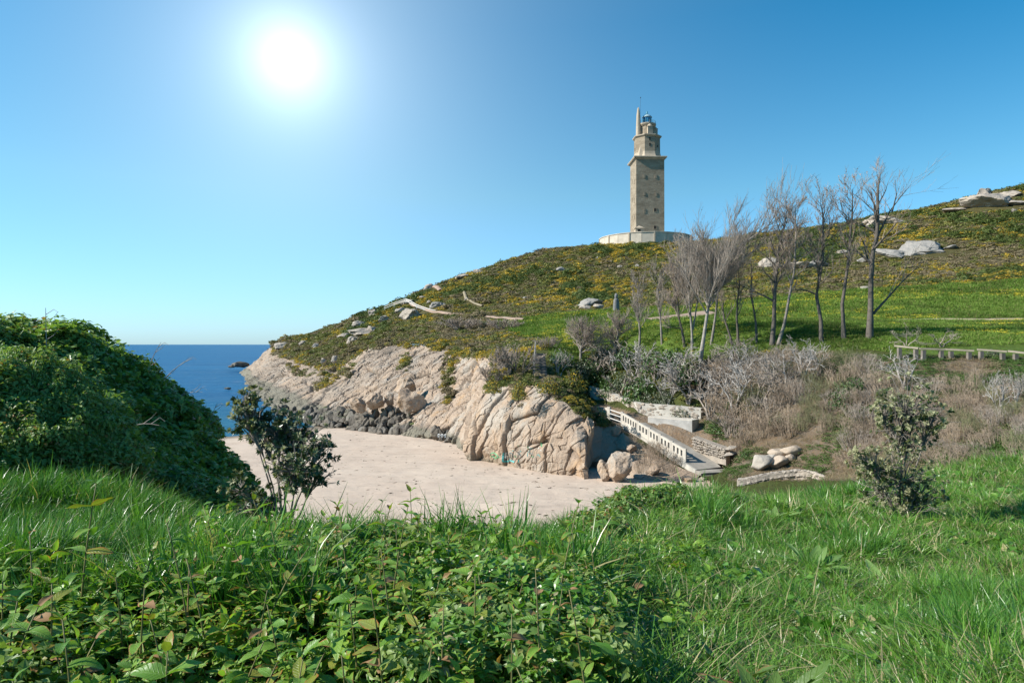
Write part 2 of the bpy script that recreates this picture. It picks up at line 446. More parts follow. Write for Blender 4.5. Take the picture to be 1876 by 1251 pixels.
# near ground: the bank the photograph is taken from, and the bramble bank on the left
NP = [(0,0,-1.6),(-3,0,-1.55),(5,0,-1.7),(12,0,-1.7),(-9,0,-1.1),(0,-5,-1.3),(12,-5,-1.3),(-9,-5,-.8),(22,0,-2.2),(-16,0,-.3),
      (-2.5,3.3,-1.85),(0,3.3,-1.85),(-2,2.4,-2.1),(-.3,2.4,-2.1),(-1.2,2.7,-2.05),(-3.5,2.6,-1.95),(2.5,3.2,-1.78),(-5,3.2,-1.6)]
for px, py, d, dz in [
 (500,930,7.6,-.35),(150,880,8,-.15),(300,905,7.6,-.2),(420,925,8.2,-.3),(620,948,7.6,-.3),(800,952,7.4,-.35),(930,962,7.8,-.35),(1050,952,9,-.25),(1120,915,11.5,-.25),
 (1160,915,13,-.35),(1200,900,15,-.45),(1250,896,16.5,-.6),(1300,896,18,-.7),(1345,897,18.5,-.75),(1390,895,19,-.65),(1450,890,20,-.5),(1520,886,20.7,-.45),(1600,876,21.5,-.35),(1700,868,22.5,-.2),(1800,858,24,-.2),(1900,850,26,-.2),(2150,845,25,-.2),
 (1400,1000,9.5,-.1),(1400,1150,5,-.1),(1800,1000,10,-.1),(1800,1200,4,-.1),(1120,1000,7.4,-.15),(1250,940,11.5,-.1),(1650,930,14.5,-.1),(1250,905,13.2,-.2),(1350,915,14.5,-.4),(1450,910,16,-.25),(1550,900,19.0,-.25),(1900,920,15,-.1),
 # bramble bank: crest, face and foot
 (-250,610,11,-.3),(0,622,13,-.3),(70,622,13.5,-.3),(130,634,14,-.3),(200,658,15,-.3),(260,696,15.5,-.3),(320,738,16,-.3),(380,798,16.5,-.3),(440,872,17,-.3),(480,935,17.5,-.3),
 (0,710,10.5,-.3),(100,712,11.3,-.3),(200,765,11.8,-.3),(300,810,12.6,-.3),(400,890,13.6,-.3),(200,850,10,-.3),(300,870,11,-.3),(420,935,12,-.3),(-250,720,8.5,-.3),
 (60,780,20,0),(200,850,22,0),(320,930,22,0),(440,1010,22,0),(0,640,17,-.5),(100,700,18,-.5),(200,740,19,-.5),(-250,640,19,0),(-250,760,26,0)]:
    v = W(px, py, d, dz); NP.append((v.x, v.y, v.z-ZC))
# the bank breaks off towards the cove
NP += [(-3.6,12,-5.6),(-1.5,11,-5.2),(0.5,12,-5.4),(2.2,15,-5.8),(4.5,20,-6.6),(7.5,25,-8.2),(12,28.5,-8.6),(17,31,-8.4),(24,35,-8.2),(30,40,-8),
       (-5,18,-8),(-4,25,-10.5),(0,20,-9.5),(3,26,-10.5),(-8,30,-10.5),(-14,32,-9),(10,38,-10.5),(20,44,-10.5)]
Nb = RBF([(x, y, z+ZC) for x, y, z in NP], .35)
def HN(x, y):
    x = np.asarray(x, float); y = np.asarray(y, float); z = Nb(x, y)
    P = np.stack([x.ravel(), y.ravel(), np.zeros(x.size)], 1)
    z = z+(fbm(P/1.6, 3, 21)*.11+fbm(P/5., 2, 25)*.12).reshape(x.shape)*np.clip(np.asarray(y)/5, .2, 1)
    # a rounded mound of brambles in front of the bank
    z = z+1.05*np.exp(-(((x+6.15)/1.05)**2+((y-9.0)/1.1)**2)**1.3)
    return z
def HNs(x, y): return float(HN(np.array([x]), np.array([y]))[0])

LANDPOLY = [(v.x, v.y) for v in lip]
LANDPOLY = [(-60, 700)]+LANDPOLY+[(13.4, 47.6), (13, 40), (10, 26), (900, 26), (900, 700)]

MEADOW = [(880,592),(960,585),(1000,577),(1100,568),(1300,556),(1450,540),(1600,528),(1750,520),(1876,510),(2400,495),(2400,650),(1876,652),(1650,648),(1600,640),(1400,645),(1250,665),(1100,640),(1062,662),(1052,702),(1010,697),(1004,640),(985,628),(930,602)]
SLOPE = [(1290,662),(1400,648),(1650,650),(1876,655),(2400,652),(2400,880),(1330,880),(1285,800),(1290,740),(1262,715)]
LANDING = [(1062,742),(1110,741),(1145,752),(1200,766),(1285,772),(1335,845),(1290,862),(1140,790),(1120,770)]

def region(x, y, z):
    """0 gorse heath, 1 meadow, 2 dry scrub slope, 3 green promontory, 4 landing"""
    px, py = proj(x, y, z); px = px+3*vnoise(np.stack([x/4., y/8., x*0], 1), 4)*3
    r = np.where(y < 96, 3, 0)
    r[inpoly(px, py, MEADOW) & (y < 165)] = 1
    r[inpoly(px, py, SLOPE) & (y < 68)] = 2
    r[inpoly(px, py, LANDING) & (y > 48) & (y < 76)] = 4
    return r

# terrain sheet of the hill
ys = np.concatenate([np.geomspace(26, 80, 190), np.geomspace(80.4, 330, 250), np.geomspace(333, 560, 24)])
us = np.linspace(-.62, 1.15, 520)
YY, UU = np.meshgrid(ys, us, indexing='ij'); XX = UU*YY
ZZ = H(XX, YY)
V = np.stack([XX.ravel(), YY.ravel(), ZZ.ravel()], 1)
ny, nx = XX.shape
ii = (np.arange(ny-1)[:, None]*nx+np.arange(nx-1)[None, :]).ravel()
Q = np.stack([ii, ii+1, ii+nx+1, ii+nx], 1)
cxy = V[Q].mean(1)
keep = inpoly(cxy[:, 0], cxy[:, 1], LANDPOLY)
Q = Q[keep]
reg = region(V[:, 0], V[:, 1], V[:, 2])
basec = np.array([(.085, .080, .034), (.095, .150, .028), (.175, .140, .105), (.070, .085, .028), (.23, .18, .135)])
gcol = basec[reg]
used = np.zeros(len(V), bool); used[Q.ravel()] = True
remap = np.cumsum(used)-1
def _hill():
    m = Mat('hill_soil_and_turf'); c = m.attr('gcol', out='Color')
    c = m.mix(m.mr(m.noise(.8, 6, .7), .35, .7), c, m.mix(1.0, c, (.72, .62, .5), 'MULTIPLY'))
    c = m.mix(m.mr(m.noise(3.2, 5, .7), .5, .72, 0, .6), c, m.mix(1.0, c, (1.7, 1.45, 1.1), 'MULTIPLY'))
    m.bump(m.noise(2.2, 7, .7), 1.0, .35); return m.done(c, .95, .1)
M['hill'] = _hill()
hill = obj('hill', mesh_np('hill', V[used], remap[Q], M['hill'], True, {'gcol': gcol[used]}), kind='structure')

# near ground sheet
ys = np.concatenate([np.linspace(-6, 2, 14), np.linspace(2.2, 20, 150), np.linspace(20.4, 46, 50)])
us = np.linspace(-1, 1, 300)
YY, UU = np.meshgrid(ys, us, indexing='ij'); XX = UU*(10+YY*.95)
ZZ = HN(XX, YY)
V = np.stack([XX.ravel(), YY.ravel(), ZZ.ravel()], 1); ny, nx = XX.shape
ii = (np.arange(ny-1)[:, None]*nx+np.arange(nx-1)[None, :]).ravel()
Q = np.stack([ii, ii+1, ii+nx+1, ii+nx], 1)
def _near():
    m = Mat('dark_earth_and_turf'); c = m.mix(m.mr(m.noise(2.5, 6, .7), .35, .65), (.030, .045, .014), (.055, .07, .022))
    c = m.mix(m.mr(m.noise(.7, 5, .7), .55, .7), c, (.075, .055, .035))
    m.bump(m.noise(9, 6, .7), 1.0, .06); return m.done(c, .95, .1)
M['near'] = _near()
near_ground = obj('near_ground', mesh_np('near_ground', V, Q, M['near'], True), kind='structure')

# beach
def SANDZ(x, y):
    z = np.interp(y, [20, 46, 59, 71, 81, 89, 105, 130, 200], [2.5, 2.02, 1.62, 1.22, .92, .55, -.05, -.8, -3])
    z = z-np.clip(-23-np.asarray(x), 0, 30)*.055*np.clip((np.asarray(y)-60)/25, 0, 1)
    P = np.stack([np.ravel(x), np.ravel(y), np.zeros(np.size(x))], 1)
    return z+(fbm(P/4., 3, 31)*.05+fbm(P/.9, 2, 35)*.022).reshape(np.shape(x))
ys = np.geomspace(18, 140, 260); us = np.linspace(-.62, .55, 330)
YY, UU = np.meshgrid(ys, us, indexing='ij'); XX = UU*YY; ZZ = SANDZ(XX, YY)
V = np.stack([XX.ravel(), YY.ravel(), ZZ.ravel()], 1); ny, nx = XX.shape
ii = (np.arange(ny-1)[:, None]*nx+np.arange(nx-1)[None, :]).ravel()
def _sand():
    m = Mat('pale_shelly_sand'); z = m.z()
    c = m.mix(m.mr(m.noise(.25, 5, .6), .35, .65), (.47, .365, .285), (.53, .425, .335))
    c = m.mix(m.mr(m.noise(1.0, 6, .75, m.vec((.35, 1, 1))), .52, .66, 0, .6), c, (.36, .285, .225))
    sp = m.voro(2.3, m.vec((.8, .55, 1))); c = m.mix(m.math('MULTIPLY', m.mr(sp, .06, .17, 1, 0), m.mr(m.noise(.35, 3), .44, .56)), c, (.17, .125, .09))
    c = m.mix(m.mr(z[2], .25, .62, 1, 0), c, (.19, .155, .115))
    m.bump(m.noise(1.6, 6, .8), .9, .07); m.bump(m.math('POWER', m.noise(.8, 3, .5, m.vec((.4, 1, 1))), 2.), .5, .25)
    return m.done(c, .95, .1)
M['sand'] = _sand()
beach = obj('beach', mesh_np('beach', V, np.stack([ii, ii+1, ii+nx+1, ii+nx], 1), M['sand'], True), kind='structure')

# sea
def _sea():
    m = Mat('deep_blue_sea'); 
    v1 = m.vec((.5, 1, 1)); w = m.noise(.55, 8, .62, v1, .4); sw = m.noise(.05, 4, .5, m.vec((.25, 1, 1)))
    c = m.mix(m.mr(m.noise(.02, 4, .6, m.vec((.2, 1, 1))), .35, .65), (.004, .075, .185), (.006, .10, .225))
    xyz = m.z()
    c = m.mix(m.mr(xyz[1], 95, 150, 1, 0), c, (.012, .11, .19))
    foam = m.math('MULTIPLY', m.mr(m.noise(.22, 8, .75, m.vec((.35, .8, 1)), .6), .665, .72), m.mr(m.noise(.012, 3, .5), .46, .6))
    near = m.math('MULTIPLY', m.mr(xyz[1], 120, 220, 0, 1), m.mr(m.noise(.14, 8, .78, m.vec((.4, .6, 1)), .8), .60, .68))
    near = m.math('MULTIPLY', near, m.mr(xyz[1], 330, 500, 1, 0))
    c = m.mix(m.math('MAXIMUM', foam, m.math('MULTIPLY', near, .6)), c, (.62, .66, .68))
    m.bump(sw, 1.0, 3.0); m.bump(w, 1.0, .8); m.b.inputs['IOR'].default_value = 1.2
    return m.done(c, .34, .10)
M['sea'] = _sea()
xs = [-60000, -3000, -400, -60, 100, 1500, 60000]; yy_ = [60, 140, 300, 900, 4000, 20000, 80000]
V = np.array([(x, y, 0) for y in yy_ for x in xs], float)
Q = [(j*7+i, j*7+i+1, (j+1)*7+i+1, (j+1)*7+i) for j in range(6) for i in range(6)]
sea = obj('sea', mesh_np('sea', V, np.array(Q), M['sea']), kind='structure')

# cliff face
def cliff_grid(nr=150, per=1.55):
    fv, lv, pw = [], [], []
    for i in range(len(CL)-1):
        n = max(6, int(per*max(abs(CL[i+1][0][0]-CL[i][0][0]), abs(CL[i+1][1][0]-CL[i][1][0]), 10)))
        for k in range(n):
            f = k/n; fv.append(foot[i].lerp(foot[i+1], f)); lv.append(lip[i].lerp(lip[i+1], f)); pw.append(CL[i][2]*(1-f)+CL[i+1][2]*f)
    fv.append(foot[-1]); lv.append(lip[-1]); pw.append(CL[-1][2])
    Fv = np.array(fv); Lv = np.array(lv); pw = np.array(pw); nc = len(Fv)
    t = np.r_[np.linspace(-.09, 1, nr), np.linspace(1.03, 1.25, 9)]
    tt = np.clip(t, 0, 1)
    z = Fv[:, None, 2]+(Lv-Fv)[:, None, 2]*tt[None, :]
    hfr = tt[None, :]**pw[:, None]
    xy = Fv[:, None, :2]+(Lv-Fv)[:, None, :2]*hfr[:, :, None]
    P = np.concatenate([xy, z[:, :, None]], 2)
    ht = np.maximum((Lv-Fv)[:, 2], 1)
    low = np.minimum(t, 0); P[:, :, 2] += low[None, :]*ht[:, None]*1.2
    over = np.maximum(t-1, 0)
    dirv = (Lv-Fv)[:, :2]; dirv = dirv/np.maximum(np.linalg.norm(dirv, axis=1), .1)[:, None]
    P[:, :, :2] += dirv[:, None, :]*over[None, :, None]*14
    m_ = over > 0
    P[:, m_, 2] = H(P[:, m_, 0], P[:, m_, 1])-.5-over[m_][None, :]*2
    return P, t
P, tt = cliff_grid()
du = np.gradient(P, axis=0); dv = np.gradient(P, axis=1)
Nn = np.cross(du, dv); Nn /= np.maximum(np.linalg.norm(Nn, axis=2), 1e-6)[:, :, None]
if Nn[len(P)//2, 70].dot(np.array([0, 0, ZC])-P[len(P)//2, 70]) < 0: Nn = -Nn
Nn[:, :, 2] *= .5
pp = P.reshape(-1, 3)
far = np.clip((pp[:, 1]-66)/20, 0, 1)          # 0 near buttress, 1 far bay
warp = np.stack([vnoise(pp/2.3+11, 51), vnoise(pp/2.3+5, 52), vnoise(pp/2.3, 53)], 1)
# near buttress: tall slabs; far bay: strata that dip down to the left
def rotz(p, a, b):
    ca, sa = math.cos(a), math.sin(a); u = p[:, 0]*.75-p[:, 1]*.65; w = p[:, 0]*.65+p[:, 1]*.75; z = p[:, 2]
    return np.stack([(u*ca-z*sa), w, (u*sa+z*ca)], 1)*np.array(b)
def slabs(p, cell, s, tilt, crack):
    q = p+warp*.12
    e, r, C = voro(q/np.array(cell), s)
    rs = [hash3((r*99991).astype(np.int64), np.full(len(r), 3), np.full(len(r), k), s) for k in range(2)]
    tl = C[:, 0]*(rs[0]-.5)*2+C[:, 2]*(rs[1]-.5)*2
    return (r-.5), tl*tilt, np.exp(-(e/crack))
pn = rotz(pp, .06, (1, 1, 1)); pf = rotz(pp, -.30, (1, 1, 1))
r1, t1, c1 = slabs(pn, (2.3, 90, 11.0), 62, .8, .022); r2, t2, c2 = slabs(rotz(pp, .55, (1, 1, 1)), (1.3, 60, 2.4), 66, .7, .03); r5, t5, c5 = slabs(rotz(pp, .8, (1, 1, 1)), (.5, 20, .8), 68, .5, .05)
cm1 = np.clip(.55+vnoise(pp/2.6, 91)*1.3, 0, 1); cm2 = np.clip(.25+vnoise(pp/1.5, 92)*1.4, 0, 1); c1 = c1*cm1; c2 = c2*cm2; c5 = c5*cm2; r2 = r2*(.35+cm2)
c3_m = np.clip(.5+vnoise(pp/4., 93)*1.3, 0, 1)
dn = r1*.75+t1*.22-c1*.60+r2*.30+t2*.16-c2*.22+r5*.15+t5*.08-c5*.07
r3, t3, c3 = slabs(pf, (4.2, 70, 3.0), 71, 1., .025); r4, t4, c4 = slabs(pf, (1.5, 40, 1.15), 75, .8, .035); r6, t6, c6 = slabs(pf, (.7, 20, .45), 78, .4, .08)
big, tb, cb = slabs(pp, (9, 12, 11), 79, 1, .03)
df = r3*.85+t3*.25-c3*.55*c3_m+r4*.5+t4*.24-c4*.36*cm2+r6*.22+t6*.14-c6*.12+big*1.3+tb*.5-cb*1.1
disp = dn*(1-far)+df*far+fbm(pp/6., 4, 81)*.55+fbm(pp/1.6, 4, 83)*.16+fbm(pp/.5, 3, 85)*.06
edge = np.tile(np.clip(np.minimum((1.02-tt)/.10, 1), 0, 1), (len(P), 1)).ravel()
span = np.repeat(np.clip(np.linalg.norm(np.array([l-f for l, f in zip(lip, foot)]), axis=1).mean()*0+1, 0, 1), len(pp))
colx = np.repeat(np.arange(len(P))/len(P), P.shape[1])
calm = np.where((proj(pp[:, 0], pp[:, 1], pp[:, 2])[0] > 1072) & (pp[:, 1] < 62), .42, 1.)
Pd = pp+Nn.reshape(-1, 3)*(disp*edge*calm)[:, None]
nr = P.shape[1]; nc = P.shape[0]
ii = (np.arange(nc-1)[:, None]*nr+np.arange(nr-1)[None, :]).ravel()
def _cliff():
    m = Mat('fractured_granite_cliff'); z = m.z()
    c = m.mix(m.mr(m.noise(.16, 5, .6), .35, .65), (.385, .285, .205), (.345, .265, .20))
    c = m.mix(m.mr(m.noise(.30, 5, .65, m.vec((1, 1, .45))), .50, .62), c, (.37, .32, .265))          # greyer faces
    c = m.mix(m.mr(m.noise(.55, 5, .7, m.vec((1, 1, .4))), .54, .70, 0, .85), c, (.42, .27, .15))      # iron stain
    c = m.mix(m.mr(m.noise(.42, 6, .7, m.vec((1, 1, .6)), .6), .60, .70, 0, .8), c, (.47, .40, .33))   # pale lime wash
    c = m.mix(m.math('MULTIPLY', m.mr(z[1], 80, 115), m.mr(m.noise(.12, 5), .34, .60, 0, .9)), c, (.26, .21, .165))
    c = m.mix(m.mr(m.noise(5, 5, .7), .56, .75, 0, .5), c, m.mix(1.0, c, (.62, .60, .58), 'MULTIPLY'))
    tide = m.math('ADD', z[2], m.math('MULTIPLY', m.noise(.35, 4, .6), -3.0))
    wet = m.math('MULTIPLY', m.mr(tide, .1, 1.0, 1, 0), m.mr(z[1], 66, 84))
    c = m.mix(wet, c, (.085, .075, .065))
    tid2 = m.math('ADD', z[2], m.math('MULTIPLY', m.noise(1.1, 4, .6), -1.2))
    c = m.mix(m.math('MULTIPLY', m.mr(tid2, 1.25, 1.65, 1, 0), m.mr(z[1], 52, 60)), c, (.19, .17, .13))  # tide mark
    m.bump(m.noise(3.4, 9, .75), 1.0, .16); m.bump(m.noise(1.4, 5, .65, m.vec((1, 1, .6))), .35, .22)
    return m.done(c, .92, .15)
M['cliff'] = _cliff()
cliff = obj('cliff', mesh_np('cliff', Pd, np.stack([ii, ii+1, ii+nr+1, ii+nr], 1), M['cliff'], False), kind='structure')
cliff_bvh = BVHTree.FromPolygons([Vector(v) for v in Pd], np.stack([ii, ii+1, ii+nr+1, ii+nr], 1).tolist())
# ---------------------------------------------------------------- paths draped on the hill
def strip(name, pts, w, mat, lift=.18, n=60, **kw):
    pts = [Vector(p) for p in pts]; seg = []
    for i in range(len(pts)-1):
        for k in range(n//(len(pts)-1)+1): seg.append(pts[i].lerp(pts[i+1], k/(n//(len(pts)-1)+1)))
    seg.append(pts[-1]); V = []; m = len(seg)
    for i, p in enumerate(seg):
        d = seg[min(i+1, m-1)]-seg[max(i-1, 0)]; d.z = 0; d.normalize(); s = Vector((-d.y, d.x, 0))
        ww = w[0]+(w[1]-w[0])*i/m if isinstance(w, tuple) else w
        for k in (-1, -.34, .34, 1): V.append(p+s*ww/2*k)
    V = np.array(V); V[:, 2] = H(V[:, 0], V[:, 1])+lift-np.tile([.25, 0, 0, .25], m)*1.0
    q = [(4*i+k, 4*i+k+1, 4*i+k+5, 4*i+k+4) for i in range(m-1) for k in range(3)]
    return obj(name, mesh_np(name, V, np.array(q), mat, True), kind='structure', **kw)
strip('gravel_path', [G(1185, 586), G(1220, 582), G(1255, 578), G(1300, 573)], 7, M['pink_path'], .25)
strip('gravel_path', [G(1600, 588), G(1700, 587), G(1800, 587), G(1880, 586)], .7, M['pale_path'], .2)
strip('gravel_path', [G(893, 581), G(912, 584), G(940, 586), G(960, 587)], 1.3, M['pink_path'], .4)
strip('trail', [G(850, 536), G(853, 548), G(868, 557), G(884, 562)], .9, M['pale_path'], .5)
strip('trail', [G(790, 524), G(800, 527), G(806, 533)], 1.5, M['pink_path'], .5)
strip('cliff_path', [G(703, 566), G(744, 552), G(766, 563), G(790, 571), G(815, 575), G(850, 577)], 1.3, M['pink_path'], .35)

# ---------------------------------------------------------------- lighthouse
def _tower():
    m = Mat('tower_ashlar'); z = m.z()
    br = m.n('ShaderNodeTexBrick'); m.L.new(m.vec((1, 1, 1), (R(90), 0, 0)), br.inputs[0])
    co = m.n('ShaderNodeCombineXYZ'); m.L.new(m.math('ADD', z[0], z[1]), co.inputs[0]); m.L.new(z[2], co.inputs[1]); m.L.new(co.outputs[0], br.inputs[0])
    br.inputs['Scale'].default_value = 1; br.inputs['Brick Width'].default_value = 1.5; br.inputs['Row Height'].default_value = .62; br.inputs['Mortar Size'].default_value = .03
    br.inputs['Color1'].default_value = (.33, .27, .195, 1); br.inputs['Color2'].default_value = (.26, .21, .15, 1); br.inputs['Mortar'].default_value = (.30, .25, .19, 1)
    c = m.mix(m.mr(m.noise(.16, 6, .65, m.vec((1, 1, 2.5))), .38, .62), br.outputs[0], m.mix(1.0, br.outputs[0], (.72, .70, .68), 'MULTIPLY'))
    c = m.mix(m.mr(m.noise(.35, 5, .7, m.vec((1, 1, 3))), .58, .70, 0, .6), c, (.34, .27, .19))
    m.bump(br.outputs['Fac'], -.6, .06); m.bump(m.noise(1.5, 5), .5, .1)
    return m.done(c, .9, .15)
M['tower'] = _tower()
M['tower_trim'] = flat('tower_trim_stone', (.38, .31, .23), .9, .15, .18, .5, bump=.2)
M['tower_pale'] = flat('pale_terrace_stone', (.46, .40, .32), .9, .15, .18, .35, bump=.3)
M['slot'] = flat('dark_opening', (.035, .030, .025), .8, .2, .2)
M['slot_faint'] = flat('blocked_opening_stone', (.245, .20, .145), .9, .2, .2)
M['lantern_metal'] = flat('blue_green_lantern_metal', (.06, .22, .28), .35, .5, .2)
M['dome_metal'] = flat('pale_lantern_dome', (.30, .42, .46), .3, .5, .1)
def _glass():
    m = Mat('lantern_glass'); return m.done((.03, .16, .34), .08, .6)
M['glass'] = _glass()

TZ = 57.8; HB = 6.15; RZ = R(2.0)
FY = 294.0; FX = W(1190.5, 430, FY).x
tower = empty('lighthouse', (FX, FY+HB, TZ), 'tall square stone lighthouse tower with octagonal upper tiers, standing on the round terrace', 'lighthouse', rz=RZ)
def tb(name, mat, fn, parent=tower, smooth=False, **kw):
    m = MB(); fn(m); return m.build(name, mat, parent, smooth, **kw)
BH = 34.6
def sq(m, h, z0, z1, h2=None):
    h2 = h if h2 is None else h2
    m.hexa([(-h, -h, z0), (h, -h, z0), (h, h, z0), (-h, h, z0), (-h2, -h2, z1), (h2, -h2, z1), (h2, h2, z1), (-h2, h2, z1)])
body = tb('body', M['tower'], lambda m: (sq(m, HB, 0, BH-1.2, HB-.05)))
def ramp_band(m):     # raised diagonal band and string courses that wrap the faces
    for k in range(4):
        z = 3.2+k*8.2
        a = Vector((-HB-.06, -HB+.3, z)); b = Vector((-HB-.06, HB-.3, z+2.1)); m.bar(a, b, .22, .5)
        for zz in (z, z+6.4): m.box((0, -HB-.03, zz), (HB-.5, .10, .16))

def cornice(m):
    sq(m, HB+.12, BH-1.197, BH-.75, HB+.45); sq(m, HB+.75, BH-.747, BH-.35, HB+1.05); sq(m, HB+1.053, BH-.347, BH+.02, HB+1.0)
tb('cornice', M['tower_trim'], cornice)
O8 = math.pi/8
def flare(m):      # concave skirt from the square to the octagon
    prof = [(7.0, .025), (6.3, .7), (5.95, 1.6), (5.75, 2.6)]
    m.lathe((0, 0, BH), prof, 8, O8)
tb('skirt', M['tower_trim'], flare)
OR = 5.72
tb('octagon', M['tower'], lambda m: m.lathe((0, 0, BH), [(OR, 2.3), (OR-.05, 9.2)], 8, O8))
def fins(m):
    for k in (kk,):
        a = math.pi/4+k*math.pi/2; c = Vector((math.cos(a), math.sin(a), 0)); s = Vector((-c.y, c.x, 0))
        ap = OR*math.cos(O8)
        b0 = c*(ap+1.3); p = [b0-s*1.9, b0+s*1.9]
        m.add([c*(ap-.05)-s*2.1+Vector((0, 0, BH+.6)), c*(ap-.05)+s*2.1+Vector((0, 0, BH+.6)), c*(ap+1.25)+s*.25+Vector((0, 0, BH+.55)), c*(ap+1.25)-s*.25+Vector((0, 0, BH+.55)),
               c*(ap-.05)+Vector((0, 0, BH+5.6))], [(0, 1, 2, 3)], [(0, 3, 4), (3, 2, 4), (2, 1, 4), (1, 0, 4)])
for kk in range(4): tb('corner_pyramid', M['tower_trim'], fins)
tb('octagon_cornice', M['tower_trim'], lambda m: m.lathe((0, 0, BH), [(OR+.05, 9.0), (OR+.7, 9.55), (OR+.7, 9.95), (OR-.2, 10.15), (3.6, 10.7)], 8, O8))
drum = tb('drum', M['tower'], lambda m: m.lathe((0, 0, BH), [(3.35, 10.5), (3.3, 15.2)], 8, O8))
tb('gallery', M['tower_trim'], lambda m: m.lathe((0, 0, BH), [(3.32, 14.3), (3.95, 15.0), (4.0, 15.55), (2.4, 15.6)], 16))
def turret(m, a):
    c = Vector((math.cos(a), math.sin(a), 0))*3.55
    m.box(c+Vector((0, 0, BH+12.0)), (.95, 1.15, 1.55), a); m.box(c+Vector((0, 0, BH+13.62)), (1.12, 1.35, .07), a)
    m.lathe(c+Vector((0, 0, BH+13.69)), [(1.3, 0), (.8, .75), (.3, 1.25), (.12, 2.2), (.02, 2.9)], 8)
for k in range(4): tb('turret', M['tower_trim'], lambda m: turret(m, -math.pi/2+k*math.pi/2+.1))
def arch(m, a):
    c = Vector((math.cos(a), math.sin(a), 0)); s = Vector((-c.y, c.x, 0)); r0 = 3.3*math.cos(O8)+.04
    pts = [c*r0-s*.55+Vector((0, 0, BH+10.8)), c*r0-s*.55+Vector((0, 0, BH+12.9))]+[c*r0+s*.55*math.sin(t)+Vector((0, 0, BH+12.9+.55*math.cos(t))) for t in np.linspace(-1.3, 1.3, 6)]+[c*r0+s*.55+Vector((0, 0, BH+12.9)), c*r0+s*.55+Vector((0, 0, BH+10.8))]
    m.tube(pts, .14, 5)
for k in range(4): tb('arch', M['tower_trim'], lambda m: arch(m, -3*math.pi/4+k*math.pi/2))
# lantern
lan = tb('lantern', M['glass'], lambda m: m.lathe((0, 0, BH), [(1.85, 16.3), (1.85, 18.6)], 12))
tb('lantern_base', M['dome_metal'], lambda m: m.lathe((0, 0, BH), [(2.0, 15.6), (2.0, 16.3)], 12), lan)
def mull(m):
    for k in range(12):
        a = k*math.pi/6; m.box((1.9*math.cos(a), 1.9*math.sin(a), BH+17.45), (.07, .07, 1.15), a)
    m.lathe((0, 0, BH), [(1.96, 17.38), (1.96, 17.52)], 12)
tb('mullion', M['lantern_metal'], mull, lan)
tb('dome', M['dome_metal'], lambda m: m.lathe((0, 0, BH), [(2.2, 18.6), (2.15, 18.85), (1.75, 19.4), (1.2, 19.8)], 16), lan, True)
tb('dome_cap', M['lantern_metal'], lambda m: m.lathe((0, 0, BH), [(1.22, 19.78), (.75, 20.15), (.35, 20.4), (.3, 20.9), (.38, 21.1), (.3, 21.3), (.06, 21.45), (.05, 22.0)], 12), lan, True)
def rail(m):
    for k in range(16):
        a = k*math.pi/8; m.box((3.75*math.cos(a), 3.75*math.sin(a), BH+16.1), (.05, .05, .55), a)
    for z in (16.1, 16.65):
        m.tube([(3.75*math.cos(a), 3.75*math.sin(a), BH+z) for a in np.linspace(0, 2*math.pi, 25)], .06, 4, False)
tb('gallery_railing', M['lantern_metal'], rail)
tb('obelisk', M['tower_trim'], lambda m: m.lathe((-4.05, -1.2, BH+10), [(1.15, 0), (1.05, 4), (.85, 9), (.55, 11.6), (.32, 12.4), (.05, 12.9)], 10))
tb('lightning_rod', M['slot'], lambda m: (m.tube([(-3.1, -1.2, BH+20), (-3.1, -1.2, BH+27.0)], .035, 4), m.box((-3.1, -1.2, BH+27), (.12, .12, .25))))
def slot(u, z, w, h, face='front', mat='slot', name='window'):
    m = MB()
    if face == 'front': m.box((u, -HB+.02, z), (w/2, .16, h/2))
    else: m.box((-HB+.02, u, z), (.16, w/2, h/2))
    f = m.build(name, M[mat], tower)
    if mat == 'slot_faint' and face == 'front': return
    m2 = MB()
    for s in (-1, 1):
        if face == 'front': m2.box((u+s*(w/2+.08), -HB-.02, z), (.08, .12, h/2+.16))
        else: m2.box((-HB-.02, u+s*(w/2+.08), z), (.12, .08, h/2+.16))
    if face == 'front':
        m2.box((u, -HB-.02, z+h/2+.08), (w/2-.003, .11, .08)); m2.box((u, -HB-.02, z-h/2-.08), (w/2-.003, .11, .08))
    else:
        m2.box((-HB-.02, u, z+h/2+.08), (.11, w/2-.003, .08)); m2.box((-HB-.02, u, z-h/2-.08), (.11, w/2-.003, .08))
    m2.build('window_frame', M['tower'], f)
slot(2.1, 11.6, 1.0, 1.3); slot(2.05, 4.1, 1.1, 1.3)
for u, z in ((-2.6, 26.0), (2.4, 26), (-2.6, 18.5), (2.5, 18.2)): slot(u, z, .9, 1.5, 'front', 'slot_faint', 'blocked_window')
slot(-2.6, 11.2, .9, 1.9, 'front', 'slot_faint', 'blocked_window')
for u, z in ((-2.2, 24.5), (2.0, 25.5), (-2.2, 16.3), (2.2, 17.5), (-2.2, 9.2), (2.2, 9.8), (-2.5, 2.6)): slot(u, z, .75, 1.5, 'left', 'slot_faint')
def oslot(a, z, h):
    m = MB(); c = Vector((math.cos(a), math.sin(a), 0))*(OR*math.cos(O8)-.05); m.box(c+Vector((0, 0, BH+z)), (.16, .3, h/2), a); m.build('window', M['slot'], tower)
for z in (7.9, 5.4): oslot(-math.pi/2, z, 1.2)
oslot(math.pi, 4.6, 1.5); oslot(-math.pi/4, 5, 1.0)
